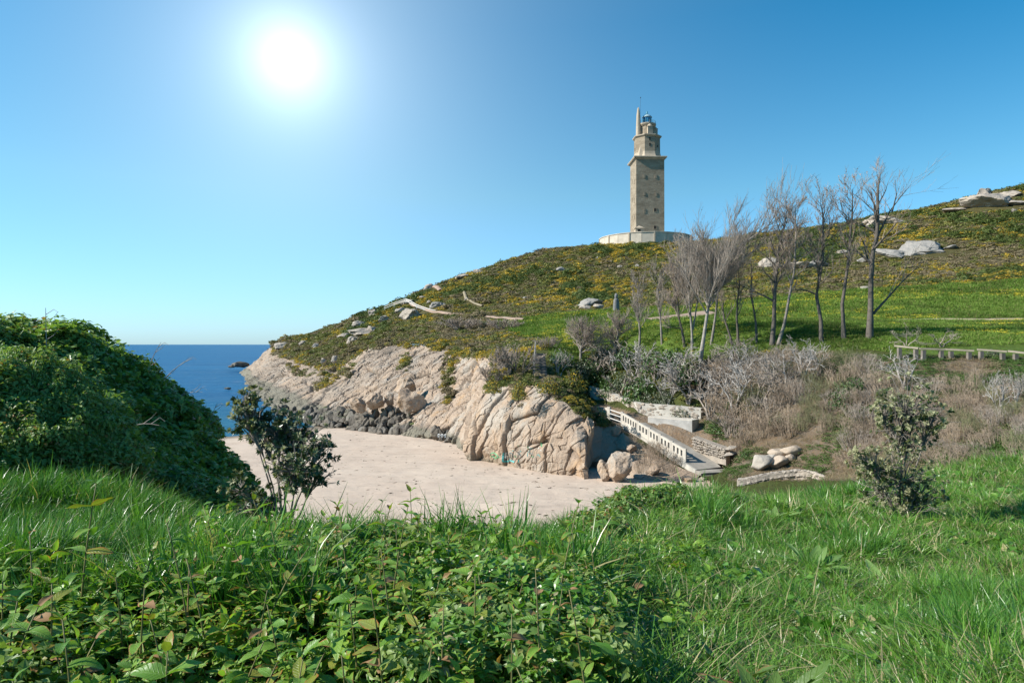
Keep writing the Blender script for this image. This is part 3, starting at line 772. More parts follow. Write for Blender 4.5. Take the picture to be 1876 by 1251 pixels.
# entrance kiosk at the foot
ex = W(1171, 425, 288).x; kiosk = empty('entrance_lodge', (ex, 288.4, TZ), 'little stone entrance lodge with pitched roof at the foot of the lighthouse', 'lodge')
tb('wall', M['tower_trim'], lambda m: m.box((0, 0, 1.2), (1.75, 1.6, 1.2)), kiosk)
tb('roof', M['tower_trim'], lambda m: (m.box((0, 0, 2.55), (2.1, 1.95, .15)), m.lathe((0, 0, 2.70), [(2.6, .0), (.1, 1.15)], 4, math.pi/4)), kiosk)
tb('doorway', M['slot'], lambda m: m.box((-.2, -1.6, 1.05), (.6, .06, 1.0)), kiosk)
# round terrace
tc_ = (W(1182, 430, 299.5).x, 299.5, 0)
terr = empty('stone_terrace', (tc_[0], tc_[1], 52.5), 'round pale stone terrace wall under the lighthouse on the hilltop', 'terrace')
NT = 24; RT = 20.0
for k in range(NT):
    a0 = 2*math.pi*k/NT; a1 = 2*math.pi*(k+1)/NT; g0 = .004
    p = lambda a, r: (r*math.cos(a), r*math.sin(a))
    m = MB(); ring = [p(a0+g0, RT), p(a1-g0, RT), p(a1-g0, RT-1.2), p(a0+g0, RT-1.2)]
    m.hexa([(x, y, -4) for x, y in ring]+[(x, y, 5.0) for x, y in ring]); w = m.build('wall_panel', M['tower_pale'], terr)
    m = MB(); ring = [p(a0+.002, RT+.25), p(a1-.002, RT+.25), p(a1-.002, RT-1.3), p(a0+.002, RT-1.3)]
    m.hexa([(x, y, 5.003) for x, y in ring]+[(x, y, 5.3) for x, y in ring]); m.build('coping', M['tower_pale'], w)
    if k % 2 == 0:
        m = MB(); m.box((RT*math.cos(a0), RT*math.sin(a0), .5), (.3, .26, 4.49), a0); m.build('pilaster', M['tower_trim'], terr)
tb('paving', M['tower_pale'], lambda m: m.lathe((0, 0, 0), [(RT-1.0, -4), (RT-1.0, 5.1)], 48), terr)

# ---------------------------------------------------------------- standing stone on the meadow
p = G(1129, 572); p.z -= .2
def _men(m):
    m.lathe((0, 0, 0), [(.62, 0), (.66, .6), (.6, 1.7), (.52, 2.4), (.34, 2.8)], 7, .3, 1, .7); m.lathe((0, 0, 2.75), [(.26, 0), (.33, .35), (.28, .75), (.1, .95)], 7, .1)
mn = empty('standing_stone', p, 'tall dark upright standing stone on the meadow left of the bare trees', 'standing stone', rz=.4)
tb('shaft', M['bronze'], _men, mn, True)
mn.scale = (1.15, 1.15, 1.12)

# ---------------------------------------------------------------- ramp, balustrade, retaining walls, steps
RA = W(1116, 767.6, 60); RB = W(1140, 776, 58.2); RC = W(1255, 846, 51.7); RD = W(1277, 860, 50.3)
side = Vector((RC.y-RB.y, -(RC.x-RB.x), 0)).normalized()
if side.x < 0: side = -side
side = Vector((.93, .36, 0))
ramp = empty('concrete_ramp', RC, 'sloping worn concrete ramp leading down to the sand beside the balustrade', 'ramp')
def rel(o, v): return Vector(v)-o.location
m = MB(); ring = [RB, RC, RD, RD+Vector((2.05, .95, .02)), RC+side*2.6+Vector((0, 0, .03)), RB+side*2.3]
ring = [Vector(v) for v in ring]
Vv = [rel(ramp, v) for v in ring]+[rel(ramp, v)-Vector((0, 0, 1.9)) for v in ring]
me = mesh_np('deck', np.array([tuple(v) for v in Vv]), [np.array([(0, 5, 4, 1)][0:1]), np.array([(1, 4, 3, 2)]), np.array([(i+6, (i+1) % 6+6, (i+1) % 6, i) for i in range(6)])], M['deck'])
obj('deck', me, ramp)
m = MB(); m.bar(rel(ramp, RD+Vector((-.03, -.03, -.15))), rel(ramp, RD+Vector((2.05, .9, -.13))), .16, .30); m.build('kerb_edge', M['dark_step'], ramp)
steps = empty('beach_steps', W(1312, 872, 48.6), 'concrete steps from the foot of the ramp to the sand', 'steps')
for i, (px0, px1, py, d) in enumerate(((1284, 1341, 865.5, 49.3), (1289, 1341, 875, 48.3), (1292, 1343, 884, 47.6))):
    a = W(px0, py, d); b = W(px1, py-3, d+.5); m = MB(); m.bar(rel(steps, a)+Vector((0, .45, -.16)), rel(steps, b)+Vector((0, .45, -.16)), 1.15, .30)
    st = m.build('step', M['deck'], steps); m = MB(); m.bar(rel(steps, a)+Vector((-.02, -.15, -.17)), rel(steps, b)+Vector((.02, -.15, -.17)), .09, .25); m.build('riser', M['dark_step'] if i < 2 else M['concrete'], st)

bal = empty('balustrade', RC, 'pale concrete balustrade with rows of upright slots along the beach ramp', 'balustrade')
def panel(a, b, n, h=.97):
    """one pierced balustrade panel from a to b (feet)"""
    a, b = rel(bal, a), rel(bal, b); d = b-a; up = Vector((0, 0, 1)); th = Vector((d.y, -d.x, 0)).normalized()*.07
    def quadbar(s0, s1, z0, z1, w=1.0):
        p0 = a+d*s0; p1 = a+d*s1; t = th*w
        return [p0+t+up*z0, p1+t+up*z0, p1-t+up*z0, p0-t+up*z0, p0+t+up*z1, p1+t+up*z1, p1-t+up*z1, p0-t+up*z1]
    m = MB(); m.hexa(quadbar(.004, .996, 0, .32)); m.hexa(quadbar(.004, .996, .78, h))
    wdt = 1/(n*2+1)
    for k in range(n+1): m.hexa(quadbar(max(.004, 2*k*wdt), min(.996, (2*k+1)*wdt), .32, .78, .97))
    return m.build('panel', M['concrete_pale'], bal)
base = [RB.lerp(RC, f) for f in (0, .40, .585, .785, 1.0)]
base = [RB.lerp(RC, f) for f in (.0, .28, .46, .63, .81, 1.0)]
for i, n in enumerate((6, 3, 3, 3, 3)): panel(base[i], base[i+1], n)
for i, v in enumerate(base):
    m = MB(); m.box(rel(bal, v)+Vector((0, 0, .47)), (.10, .10, .54), .9); m.build('post', M['concrete_pale'], bal)
RA0 = W(1095, 764, 64); panel(RA0, RA, 3)
m = MB(); m.box(rel(bal, RA)+Vector((0, 0, .5)), (.13, .13, .58), .9); m.build('post', M['concrete_pale'], bal)
m = MB()
for z in (.85, .52, .12): m.tube([rel(bal, RA)+Vector((0, 0, z)), rel(bal, RB)+Vector((0, 0, z))], .035, 6)
m.build('handrail', M['white_rail'], bal)
# wall that carries the balustrade on the beach side
m = MB(); n_ = Vector((-side.x, -side.y, 0))
for a, b in ((RB, RC), (RC, RD)):
    q = [a+n_*.14, b+n_*.14, b+n_*.01-n_*.15, a+n_*.01-n_*.15]
    m.hexa([v+Vector((0, 0, -2.2)) for v in q]+[v+Vector((0, 0, -.004)) for v in q])
obj('ramp_wall', m.mesh('ramp_wall', M['concrete']), label='concrete wall carrying the balustrade above the dry brush', cat='wall')

def stone_mesh(seed, flatn=1.0, sub=1):
    r = random.Random(seed); bm = bmesh.new()
    for _ in range(15):
        v = Vector((r.gauss(0, 1), r.gauss(0, 1), r.gauss(0, 1))).normalized()
        bm.verts.new((v.x*r.uniform(.8, 1.05), v.y*r.uniform(.8, 1.05), v.z*r.uniform(.8, 1.05)*flatn))
    res = bmesh.ops.convex_hull(bm, input=bm.verts)
    bmesh.ops.delete(bm, geom=[g for g in res['geom_interior'] if isinstance(g, bmesh.types.BMVert)], context='VERTS')
    if sub:
        bmesh.ops.bevel(bm, geom=list(bm.edges), offset=.10, segments=1, affect='EDGES', clamp_overlap=True)
    bmesh.ops.triangulate(bm, faces=bm.faces)
    me = bpy.data.meshes.new('stone'); bm.to_mesh(me); bm.free(); return me
STONES = [stone_mesh(s, .75, 0) for s in range(6)]
def with_mat(me, mat, name):
    c = me.copy(); c.name = name; c.materials.clear(); c.materials.append(mat); return c
ST_WALL = [with_mat(s, M['granite'], 'wall_stone') for s in STONES]
ST_PALE = [with_mat(s, M['granite_white'], 'wall_stone') for s in STONES]

# long rubble retaining wall behind the landing
LW = [((1079,740,74),708),((1108,742,72),717),((1140,754,67.5),729),((1170,764,63),739),((1230,771,61),743),((1284,774,59.5),748)]
lwb = [W(*a) for a, t in LW]; lwt = [W(a[0], t, a[2]) for a, t in LW]
lw = empty('rubble_wall', lwb[3], 'long rough stone retaining wall behind the landing under the grey shrubs', 'wall')
m = MB()
for i in range(len(LW)-1):
    d = (lwb[i+1]-lwb[i]); nn = Vector((d.y, -d.x, 0)).normalized()
    if nn.y > 0: nn = -nn
    bk = nn*-.7; q = [lwb[i]-Vector((0, 0, .6)), lwb[i+1]-Vector((0, 0, .6)), lwb[i+1]-Vector((0, 0, .6))+bk, lwb[i]-Vector((0, 0, .6))+bk, lwt[i], lwt[i+1], lwt[i+1]+bk, lwt[i]+bk]
    m.hexa([rel(lw, v) for v in q])
m.build('core', M['concrete'], lw)
for k in range(230):
    i = rnd.choices(range(5), [4, 7, 7, 6, 6])[0]; f = rnd.random(); h = rnd.random()
    b = lwb[i].lerp(lwb[i+1], f); t = lwt[i].lerp(lwt[i+1], f); d = (lwb[i+1]-lwb[i]); nn = Vector((d.y, -d.x, 0)).normalized()
    if nn.y > 0: nn = -nn
    s = rnd.uniform(.13, .26)
    obj('stone', rnd.choice(ST_WALL), lw, rel(lw, b.lerp(t, .06+h*.92))+nn*-.02, (0, rnd.uniform(-.2, .2), math.atan2(d.y, d.x)+rnd.uniform(-.2, .2)), (s*1.4, s*.55, s))
# concrete block wall between landing and ramp
ca = W(1187, 797, 60.2); cb = W(1268, 799, 57.3); d = cb-ca; nn = Vector((d.y, -d.x, 0)).normalized(); nn = nn if nn.y < 0 else -nn
m = MB(); zt = W(1268, 771, 57.3).z
q = [ca, cb, cb-nn*1.2, ca-nn*1.2]
m.hexa([Vector((v.x, v.y, cb.z-.9)) for v in q]+[Vector((v.x, v.y, zt)) for v in q])
cw = empty('concrete_wall', cb, 'grey weathered concrete retaining wall with a square end above the ramp', 'wall')
for v in range(len(m.v)): m.v[v] = tuple(rel(cw, m.v[v]))
m.build('block', M['concrete_grey'], cw)
m = MB(); m.hexa([rel(cw, Vector((v.x, v.y, zt+.003))) for v in q]+[rel(cw, Vector((v.x, v.y, zt+.07))) for v in q]); m.build('coping', M['concrete_pale'], cw)
# dry stone wall beside the ramp
da, db = W(1270, 826, 54.4), W(1330, 840, 51.0)
dw = empty('dry_stone_wall', da, 'low pale dry stone wall of small stones beside the ramp', 'wall')
tops = (W(1270, 800, 54.4), W(1330, 822, 51.0))
m = MB(); bk = Vector((.5, .6, 0)); q = [da-Vector((0, 0, .5)), db-Vector((0, 0, .5)), db+bk-Vector((0, 0, .5)), da+bk-Vector((0, 0, .5)), tops[0], tops[1], tops[1]+bk, tops[0]+bk]
m.hexa([rel(dw, v) for v in q]); m.build('core', M['granite'], dw)
for row in range(5):
    for k in range(18):
        f = (k+.5*(row % 2)+rnd.uniform(-.2, .2))/18; h = (row+.5)/5
        b = da.lerp(db, f); t = tops[0].lerp(tops[1], f); s = rnd.uniform(.10, .16)
        obj('stone', rnd.choice(ST_PALE), dw, rel(dw, b.lerp(t, h))+Vector((-.03, -.06, 0)), (rnd.uniform(-.2, .2), rnd.uniform(-.3, .3), rnd.uniform(0, 6)), (s*1.5, s*1.2, s))
for py, rz, nm in ((822, .3, 'upper'), (833, .45, 'lower')):
    o = obj('flat_stone', rnd.choice(ST_PALE), None, W(1338, py-2, 50.6), (.1, -.28, rz), (.55, .38, .17), label='%s of two flat pale slabs at the end of the dry stone wall' % nm, cat='slab', group='slabs at the wall end')
# curved low stone wall by the steps
cwl = [(1353,876,44.5),(1385,869,44),(1420,862,43.6),(1455,858,43.2),(1485,860,42.4),(1508,868,41.4),(1520,882,40.5)]
pts = [W(*c) for c in cwl]
kw = empty('curved_stone_wall', pts[2], 'low curved wall of pale stones below the round boulders', 'wall')
m = MB()
for i in range(6):
    a, b = pts[i], pts[i+1]; q = [a+Vector((0, -.2, -1.2)), b+Vector((0, -.2, -1.2)), b+Vector((0, .3, -1.2)), a+Vector((0, .3, -1.2)), a+Vector((0, -.2, -.12)), b+Vector((0, -.2, -.12)), b+Vector((0, .3, -.12)), a+Vector((0, .3, -.12))]
    m.hexa([rel(kw, v) for v in q])
m.build('core', M['granite_white'], kw)
for i in range(6):
    for k in range(5):
        for row in range(4):
            v = pts[i].lerp(pts[i+1], (k+.5*(row % 2))/5); s = rnd.uniform(.13, .19)
            top = row == 3
            obj('stone', rnd.choice(ST_PALE), kw, rel(kw, v)+Vector((0, -.18 if not top else .02, -.95+row*.27)), (rnd.uniform(-.2, .2), rnd.uniform(-.2, .2), rnd.uniform(-.3, .3)), (s*1.25, s*(1.0 if not top else 2.0), s*.9))

# ---------------------------------------------------------------- stone beam fence on the right
FB = [ # beam ends px,py,d of the top surface
 ((1640,632,52),(1684,636.5,50.5)),((1685,637,50.4),(1730,638.5,50)),((1731,638,50),(1785,641,49)),((1790,638.5,49),(1845,642.5,48)),((1848,641.5,48),(1905,648,46.5))]
fence = empty('stone_beam_fence', W(1640, 645, 52), 'low fence of long pale stone beams on short posts at the meadow edge', 'fence')
for a, b in FB:
    a, b = W(*a), W(*b); m = MB(); m.bar(rel(fence, a)-Vector((0, 0, .06)), rel(fence, b)-Vector((0, 0, .06)), .30, .12); m.build('beam', M['beam'], fence)
for px, py, d, yb in ((1648,636,51.5,643),(1678,639,50.6,645),(1692,640,50.2,647),(1724.5,641,50,655.5),(1742.5,642,49.7,657),(1775.5,643.5,49,656.5),(1797.5,642,48.8,650),(1837,645.5,48,658.5),(1861,647,47.5,660)):
    a = W(px, py, d); m = MB(); b = W(px, yb, d); hh = a.z-b.z+.5; m.box(rel(fence, a)-Vector((0, 0, .05+hh/2)), (.13, .12, hh/2)); m.build('post', M['post'], fence)

# ---------------------------------------------------------------- white railing on the headland path
rl = [(704,562,228),(722,554.5,226),(743.7,547.5,222),(753,552,219),(763,558,215),(776,563,212),(789,567,209),(801,569,207),(813,571,205),(824,572,204),(836,573,203),(847.5,573.5,202)]
hr = empty('white_railing', W(743, 553, 222), 'long white two-bar railing running over the brow of the headland path', 'railing')
for z in (.0, -.62):
    m = MB(); m.tube([rel(hr, W(*p))+Vector((0, 0, z)) for p in rl], .09, 5); m.build('rail', M['white_rail'], hr)
for p in rl:
    m = MB(); v = rel(hr, W(*p)); m.box(v-Vector((0, 0, .7)), (.07, .07, .75)); m.build('post', M['white_rail'], hr)

# ---------------------------------------------------------------- steps with timber railing above the buttress
sw = empty('hillside_steps', G(990, 695), 'narrow earth steps edged with timber climbing through gorse above the cliff', 'steps')
for k in range(9):
    f = k/8; v = W(991-4*f, 692-44*f, 66.3+6*f); v.z += .02
    m = MB(); m.box(rel(sw, v)+Vector((0, .4, -.35)), (.62, .42, .36)); s_ = m.build('tread', M['deck'], sw)
    m = MB(); m.box(rel(sw, v)+Vector((0, -.05, -.18)), (.66, .06, .19)); m.build('riser_board', M['wood_dark'], s_)
tr = empty('timber_railing', W(979, 695, 66), 'old grey timber railing with many rails on the left of the hillside steps', 'railing')
ra, rb = W(977.5, 694, 66), W(981, 647, 73)
for z in (.45, .85, 1.2):
    m = MB(); m.bar(rel(tr, ra)+Vector((0, 0, z)), rel(tr, rb)+Vector((0, 0, z)), .07, .13); m.build('rail', M['wood'], tr)
for k in range(8):
    m = MB(); v = rel(tr, ra.lerp(rb, k/7)); m.box(v+Vector((0, 0, .45)), (.075, .075, .85)); m.build('post', M['wood_dark'] if k == 0 else M['wood'], tr)

# ---------------------------------------------------------------- boulders and outcrops
def rock_mesh(seed, rough=.16, cuts=7, sub=3, flatn=1., fine=.05):
    r = random.Random(seed); bm = bmesh.new(); bmesh.ops.create_icosphere(bm, subdivisions=sub, radius=1)
    pl = [(Vector((r.gauss(0, 1), r.gauss(0, 1), r.gauss(0, 1))).normalized(), r.uniform(.55, .85)) for _ in range(cuts)]
    o = Vector((r.uniform(0, 50), r.uniform(0, 50), r.uniform(0, 50)))
    for v in bm.verts:
        for n, d in pl:
            k = v.co.dot(n)
            if k > d: v.co -= n*(k-d)*.92
        v.co *= 1+rough*mnoise.fractal(v.co*1.3+o, 1, 2, 4)+fine*(mnoise.ridged_multi_fractal(v.co*2.6+o, .9, 2.2, 4, 1, 2)-1)
        v.co.z *= flatn
    me = bpy.data.meshes.new('rock'); bm.to_mesh(me); bm.free(); return me
ROCKS = [rock_mesh(s, .24, 12, 4, 1., .07) for s in range(8)]
ROUND = [rock_mesh(40+s, .10, 4, 4, 1., .012) for s in range(3)]
for me in ROUND: me.polygons.foreach_set('use_smooth', [True]*len(me.polygons))
_rc = {}
def rock(me, mat):
    k = (me.name, mat)
    if k not in _rc: _rc[k] = with_mat(me, M[mat], 'rock')
    return _rc[k]
def boulder(px, py, w, h, label, mat='granite', at=None, lst=ROCKS, dep=.8, sink=.25, cat='boulder', group=None, name='boulder'):
    """a boulder that measures w x h photo pixels, its middle at px,py"""
    p = at if at is not None else G(px, py+h*.35)
    k = p.y/F; a, b = w*k/2*1.1, h*k/2*1.15
    o = obj(name, rock(rnd.choice(lst), mat), None, (p.x, p.y+a*dep*.3, p.z+b*(.6-sink)), (rnd.uniform(-.25, .25), rnd.uniform(-.2, .2), rnd.uniform(0, 6.28)))
    # keep width across the view whatever the turn
    rz = o.rotation_euler.z; c, s = abs(math.cos(rz)), abs(math.sin(rz)); o.scale = (a*c+a*dep*s, a*s+a*dep*c, b)
    tag(o, label, cat, group); return o
big = [
 (1825,364,72,30,'large pale outcrop on the right skyline, broad lower slab','granite_white'),
 (1805,350,34,20,'pointed pale rock perched on top of the skyline outcrop','granite_white'),
 (1850,353,40,14,'flat pale slab right of the skyline outcrop','granite_white'),
 (1755,384,44,9,'low whitish slab on the slope left of the skyline outcrop','granite_white'),
 (1858,388,13,10,'small square white block near the right edge of the hill','granite_white'),
 (1868,370,30,14,'pale slab half off the right edge below the skyline','granite_white'),
 (1690,449,70,32,'large grey rounded outcrop on the hillside right of the tallest tree','granite_grey'),
 (1636,460,50,20,'grey slab left of the large hillside outcrop, behind the tallest tree','granite_grey'),
 (1628,402,62,16,'long pale rock on the skyline behind the tallest tree','granite'),
 (1600,410,24,14,'small pale rock left of the long skyline rock','granite'),
 (1408,480,34,22,'pale rock behind the middle trees on the gorse slope','granite'),
 (1462,484,44,18,'wide grey-pink rock between two middle trees','granite'),
 (1500,482,36,16,'rounded grey rock behind the third tree from the right','granite_grey'),
 (1545,462,22,10,'small pale slab behind the second tree from the right','granite'),
 (1585,477,20,9,'small grey rock left of the tallest trunk','granite_grey'),
 (1744,452,22,10,'small grey boulder right of the large hillside outcrop','granite_grey'),
 (1585,527,14,6,'small white stone where meadow meets gorse','granite_white'),
 (1082,553,34,20,'layered grey boulder on the meadow left of the standing stone','granite_grey'),
 (1098,561,20,9,'low pale rock at the foot of the layered boulder','granite'),
 (1072,563,20,8,'flat pale rock left of the layered boulder','granite'),
 (1168,487,10,7,'small white rock in gorse below the lighthouse','granite_white'),
 (1136,488,8,6,'tiny pale rock in gorse left of the white one','granite'),
 (1094,473,9,5,'tiny grey rock in gorse below the terrace','granite_grey'),
 (1028,493,13,8,'small grey rock alone in the gorse left of the terrace','granite_grey'),
 (963,546,10,7,'small grey rock above the meadow end','granite_grey'),
 (850,506,26,9,'pale flat rock on the left skyline of the hill','granite'),
 (876,497,18,8,'small rock on the skyline right of the flat one','granite'),
 (786,524,16,14,'pointed rock on the left skyline above the railing','granite'),
 (745,553,26,9,'rock beside the crest of the white railing','granite'),
 (802,557,26,13,'dark-sided grey boulder pair right of the railing crest','granite_grey'),
 (786,554,10,8,'small pale rock right of the railing crest','granite_white'),
 (775,545,14,6,'low pale stone on the gorse above the railing','granite_white'),
 (684,571,18,13,'pale leaning rock on the skyline left of the railing','granite'),
 (752,574,34,24,'broken pink crag under the white railing','granite'),
 (735,567,18,12,'small crag left of the broken pink crag','granite'),
 (657,593,20,15,'pale boulder on the left slope of the headland','granite'),
 (668,606,46,12,'long pale sloping slab on the headland','granite_white'),
 (645,622,22,18,'pale slab running down toward the cliff','granite_white'),
 (682,603,18,10,'small slab right of the long sloping slab','granite'),
 (705,583,24,12,'rough rock in gorse below the leaning rock','granite'),
 (630,615,20,9,'flat grey rock among gorse on the headland','granite'),
 (578,632,12,12,'upright grey rock on the headland tip slope','granite_grey'),
 (556,627,14,9,'pale rock near the skyline of the headland tip','granite'),
 (613,589,17,6,'dark flat-topped rock on the headland skyline','granite_grey'),
 (515,632,26,14,'rounded pinkish rock at the headland tip','granite'),
 (612,655,12,12,'pale rock in the green tongue above the cliff','granite_white'),
 (592,660,10,9,'small pale rock left in the green tongue','granite_white'),
 (855,548,8,6,'small stone beside the narrow trail','granite'),
 (925,582,6,5,'tiny boulder by the gravel path','granite'),
]
for px, py, w, h, lb, mt in big: boulder(px, py, w, h, lb, mt, sink=.25 if h < 12 else .42)
# five rounded boulders by the steps
for px, py, w, h, mt, lb in ((1397,849,29,23,'boulder_grey','largest round grey boulder beside the steps'),(1413,845,26,14,'boulder_grey','flat grey boulder tucked behind the largest round one'),
    (1426,832,24,13,'boulder','pale oval boulder above the flat grey one'),(1426,849.5,24,17,'boulder','pinkish oval boulder right of the largest round one'),
    (1452,828,26,16,'boulder','topmost pinkish round boulder of the cluster'),(1447,842,16,14,'boulder','smallest pinkish boulder at the right of the cluster')):
    boulder(px, py, w*1.12, h*1.18, lb+' near the curved wall', mt, at=None, lst=ROUND, dep=.9, sink=-.05, group='rounded boulders by the steps', name='round_boulder')
# pillar and fallen block at the cave
def crag(px, py, d, w, h, label, mat, rz=0, lean=0, seed=3, dep=.8):
    me = with_mat(rock_mesh(seed, .17, 12, 5, 1., .05), M[mat], 'crag'); k = d/F
    return obj('rock_crag', me, None, W(px, py, d), (0, lean, rz), (w*k/2*1.15, w*k/2*1.15*dep, h*k/2*1.1), label=label, cat='rock')
crag(1075, 800, 51.2, 24, 74, 'tall pale rock pillar at the left of the cave', 'cliff', .4, .08, 91, 1.0)
crag(1136, 856, 47.6, 60, 54, 'large pale fractured block at the cliff foot by the sand', 'cliff', .7, .05, 92)
crag(1108, 862, 48.0, 40, 40, 'low broken pale rock between the cave and the large block', 'cliff', 1.2, 0, 93)
crag(1152, 822, 53.0, 34, 22, 'rough pale rock under the upper end of the balustrade', 'cliff', 2.0, 0, 94)
crag(1130, 790, 56.0, 18, 22, 'small grey rock under the white handrail', 'cliff', .3, .1, 95)
crag(1057, 757, 54.5, 20, 10, 'pale block lying on the gorse above the pillar', 'cliff', .3, .1, 96)
crag(1200, 862, 48.8, 22, 16, 'small pale rock in the dry brush under the ramp', 'cliff', .3, 0, 97)
crag(1262, 880, 47.6, 30, 16, 'pale crumbling rock beside the steps', 'cliff', 1.3, 0, 98)
# boulders of the bay
def bay(px, py, w, h, d, label, mat, seed, lean=0): 
    me = with_mat(rock_mesh(seed, .22, 14, 4, 1., .07), M[mat], 'bay_rock'); k = d/F
    return obj('boulder', me, None, W(px, py, d), (0, lean, seed), (w*k/2*1.15, w*k/2*.95, h*k/2*1.15), label=label, cat='boulder')
bay(655, 740, 34, 24, 85.5, 'pale pointed boulder above the dark rubble, left of two', 'cliff', 101, .5)
bay(686, 736, 36, 30, 84.5, 'grey striped boulder above the dark rubble, right of two', 'cliff', 102, .3)
bay(714, 728, 20, 26, 85, 'upright grey boulder leaning on the cliff above the rubble', 'cliff', 103)
bay(753, 738, 56, 48, 82.5, 'huge grey slab leaning on the cliff above the rubble', 'cliff', 104, -.25)
bay(744, 706, 40, 30, 86.5, 'jutting grey block on top of the huge leaning slab', 'cliff', 105, .3)
bay(800, 794, 25, 30, 74.0, 'dark brown boulder alone beside the white pipe ends', 'wet', 106, .2)
bay(440, 667, 30, 12, 300, 'dark skerry in the sea off the headland', 'wet', 107)
bay(424, 671, 14, 5, 300, 'small dark skerry at the seaward end', 'wet', 108)
bay(461, 733, 30, 18, 140, 'dark sea-washed rock at the foot of the headland', 'wet', 109)
bay(418, 711, 12, 4, 172, 'tiny rock awash in the sea left of the headland', 'wet', 110)
# dark rubble at the foot of the cliff
named = [(668,765,40,22,'big slanting dark boulder at the left of the rubble'),(650,782,34,16,'low dark boulder on the sand edge at the left'),(698,772,20,18,'squarish dark rock in the middle of the rubble'),
 (702,792,17,20,'dark pointed rock standing out onto the sand'),(753,788,24,18,'dark rounded rock at the right front of the rubble'),(722,759,20,14,'light brown block in the upper rubble'),
 (648,770,20,12,'greenish rock at the rubble left'),(735,771,24,14,'green weedy rock in the right of the rubble'),(625,768,26,14,'dark slab at the water end of the rubble'),(600,775,24,10,'wet black rock nearest the sea')]
for px, py, w, h, lb in named: bay(px, py+2, w, h, np.interp(py, [750, 795], [87, 80.5])+max(0, 690-px)*.11, lb, 'wet', px)
SHORE = [with_mat(rock_mesh(20+s, .2, 12, 3), M['wet'], 'shore_rock') for s in range(8)]
for k in range(270):
    px = rnd.uniform(556, 832) if k > 40 else rnd.uniform(500, 620); f = rnd.random()
    lo = np.interp(px, [500, 560, 640, 700, 800, 832], [752, 772, 786, 794, 797, 808]); hi = np.interp(px, [500, 560, 640, 700, 760, 800, 832], [745, 752, 752, 745, 752, 775, 800])
    py = lo+(hi-lo)*f**1.15; d = np.interp(px, [500, 560, 640, 700, 800, 832], [112, 99, 86, 81, 76, 71])+f*5; s = rnd.uniform(7, 22)*(1 if f < .7 else .85)*d/F/2
    p = W(px, py, d)
    obj('shore_rock', rnd.choice(SHORE), None, p, (rnd.uniform(0, 6), rnd.uniform(0, 6), rnd.uniform(0, 6)), (s*rnd.uniform(.9, 1.5), s*rnd.uniform(.8, 1.2), s*rnd.uniform(.6, 1)), label='dark wet stone in the rubble at the foot of the far cliff', cat='rock', group='dark stones heaped below the cliff')
# three pipe ends
pe = empty('drain_pipe_cluster', W(803, 799, 72.6), 'three white pipe ends side by side under the brown boulder', 'pipes')
for k in range(3):
    m = MB(); v = Vector((k*.36, -k*.12, 0)); m.tube([v+Vector((0, .8, 0)), v], .17, 10, False); m.tube([v+Vector((0, .85, 0)), v+Vector((0, .03, 0))], .12, 8); m.build('pipe', M['pipe'], pe)
for k, (px, py) in enumerate(((808, 805), (818, 809), (828, 812), (822, 804))):
    bay(px, py, 11, 9, 71.8-k*.2, ('weedy green rock below the pipe ends', 'second green rock right of the pipe ends', 'dark rock at the cliff corner right of the pipes', 'small rock behind the green ones')[k], 'wet', 130+k)

# ---------------------------------------------------------------- painted scribble on the cliff
def paint(name, col): return flat(name, col, .6, .2, .25, 6)
PT = {'t': paint('teal_paint', (.09, .36, .34)), 'g': paint('green_paint', (.15, .38, .20)), 'w': paint('white_paint', (.50, .50, .45)), 'k': paint('dark_line_paint', (.10, .16, .17))}
gx = lambda x: 880+x/13.4
gy = lambda y: 790+y/13.4
STK = [('g', .10, [(240,600),(260,540),(330,520),(380,560),(350,620),(310,650)]),('g', .12, [(390,560),(420,600),(470,640),(400,640),(360,670)]),('g', .07, [(250,640),(300,600),(350,650),(380,700)]),
 ('t', .17, [(565,530),(550,640),(545,740),(640,740),(700,730)]),('k', .05, [(600,440),(590,560),(580,690),(660,700),(680,560),(640,480)]),('w', .14, [(625,520),(618,600),(615,680)]),
 ('k', .05, [(690,560),(690,690),(770,710),(790,560),(740,520),(700,560)]),('w', .16, [(740,560),(735,640),(735,690)]),('t', .14, [(700,700),(780,730),(840,760)]),
 ('k', .05, [(800,560),(790,700),(850,740),(900,640),(950,540),(1000,620)]),('t', .10, [(790,480),(810,470)]),('t', .10, [(985,490),(1000,500)]),('g', .07, [(840,590),(860,640),(880,600)]),('t', .12, [(940,690),(935,770)]),
 ('k', .04, [(920,540),(950,490),(1000,470)]),('g', .16, [(1490,290),(1510,340),(1500,390)]),('w', .12, [(1210,380),(1215,420)]),('w', .10, [(1430,400),(1440,430)]),('g', .05, [(1170,360),(1175,440)]),
 ('t', .05, [(1270,400),(1200,470),(1160,540),(1150,640)]),('g', .05, [(1250,590),(1290,640),(1330,600)]),('g', .05, [(920,340),(940,380)]),('k', .04, [(1170,500),(1280,560),(1290,500),(1310,400)]),('w', .08, [(1480,450),(1495,490)]),('t', .05, [(1380,600),(1420,560),(1480,640)])]
gr = empty('graffiti', W(930, 840, 55), 'teal and green spray-painted scribble low on the pale cliff', 'graffiti')
camv = Vector((0, 0, ZC))
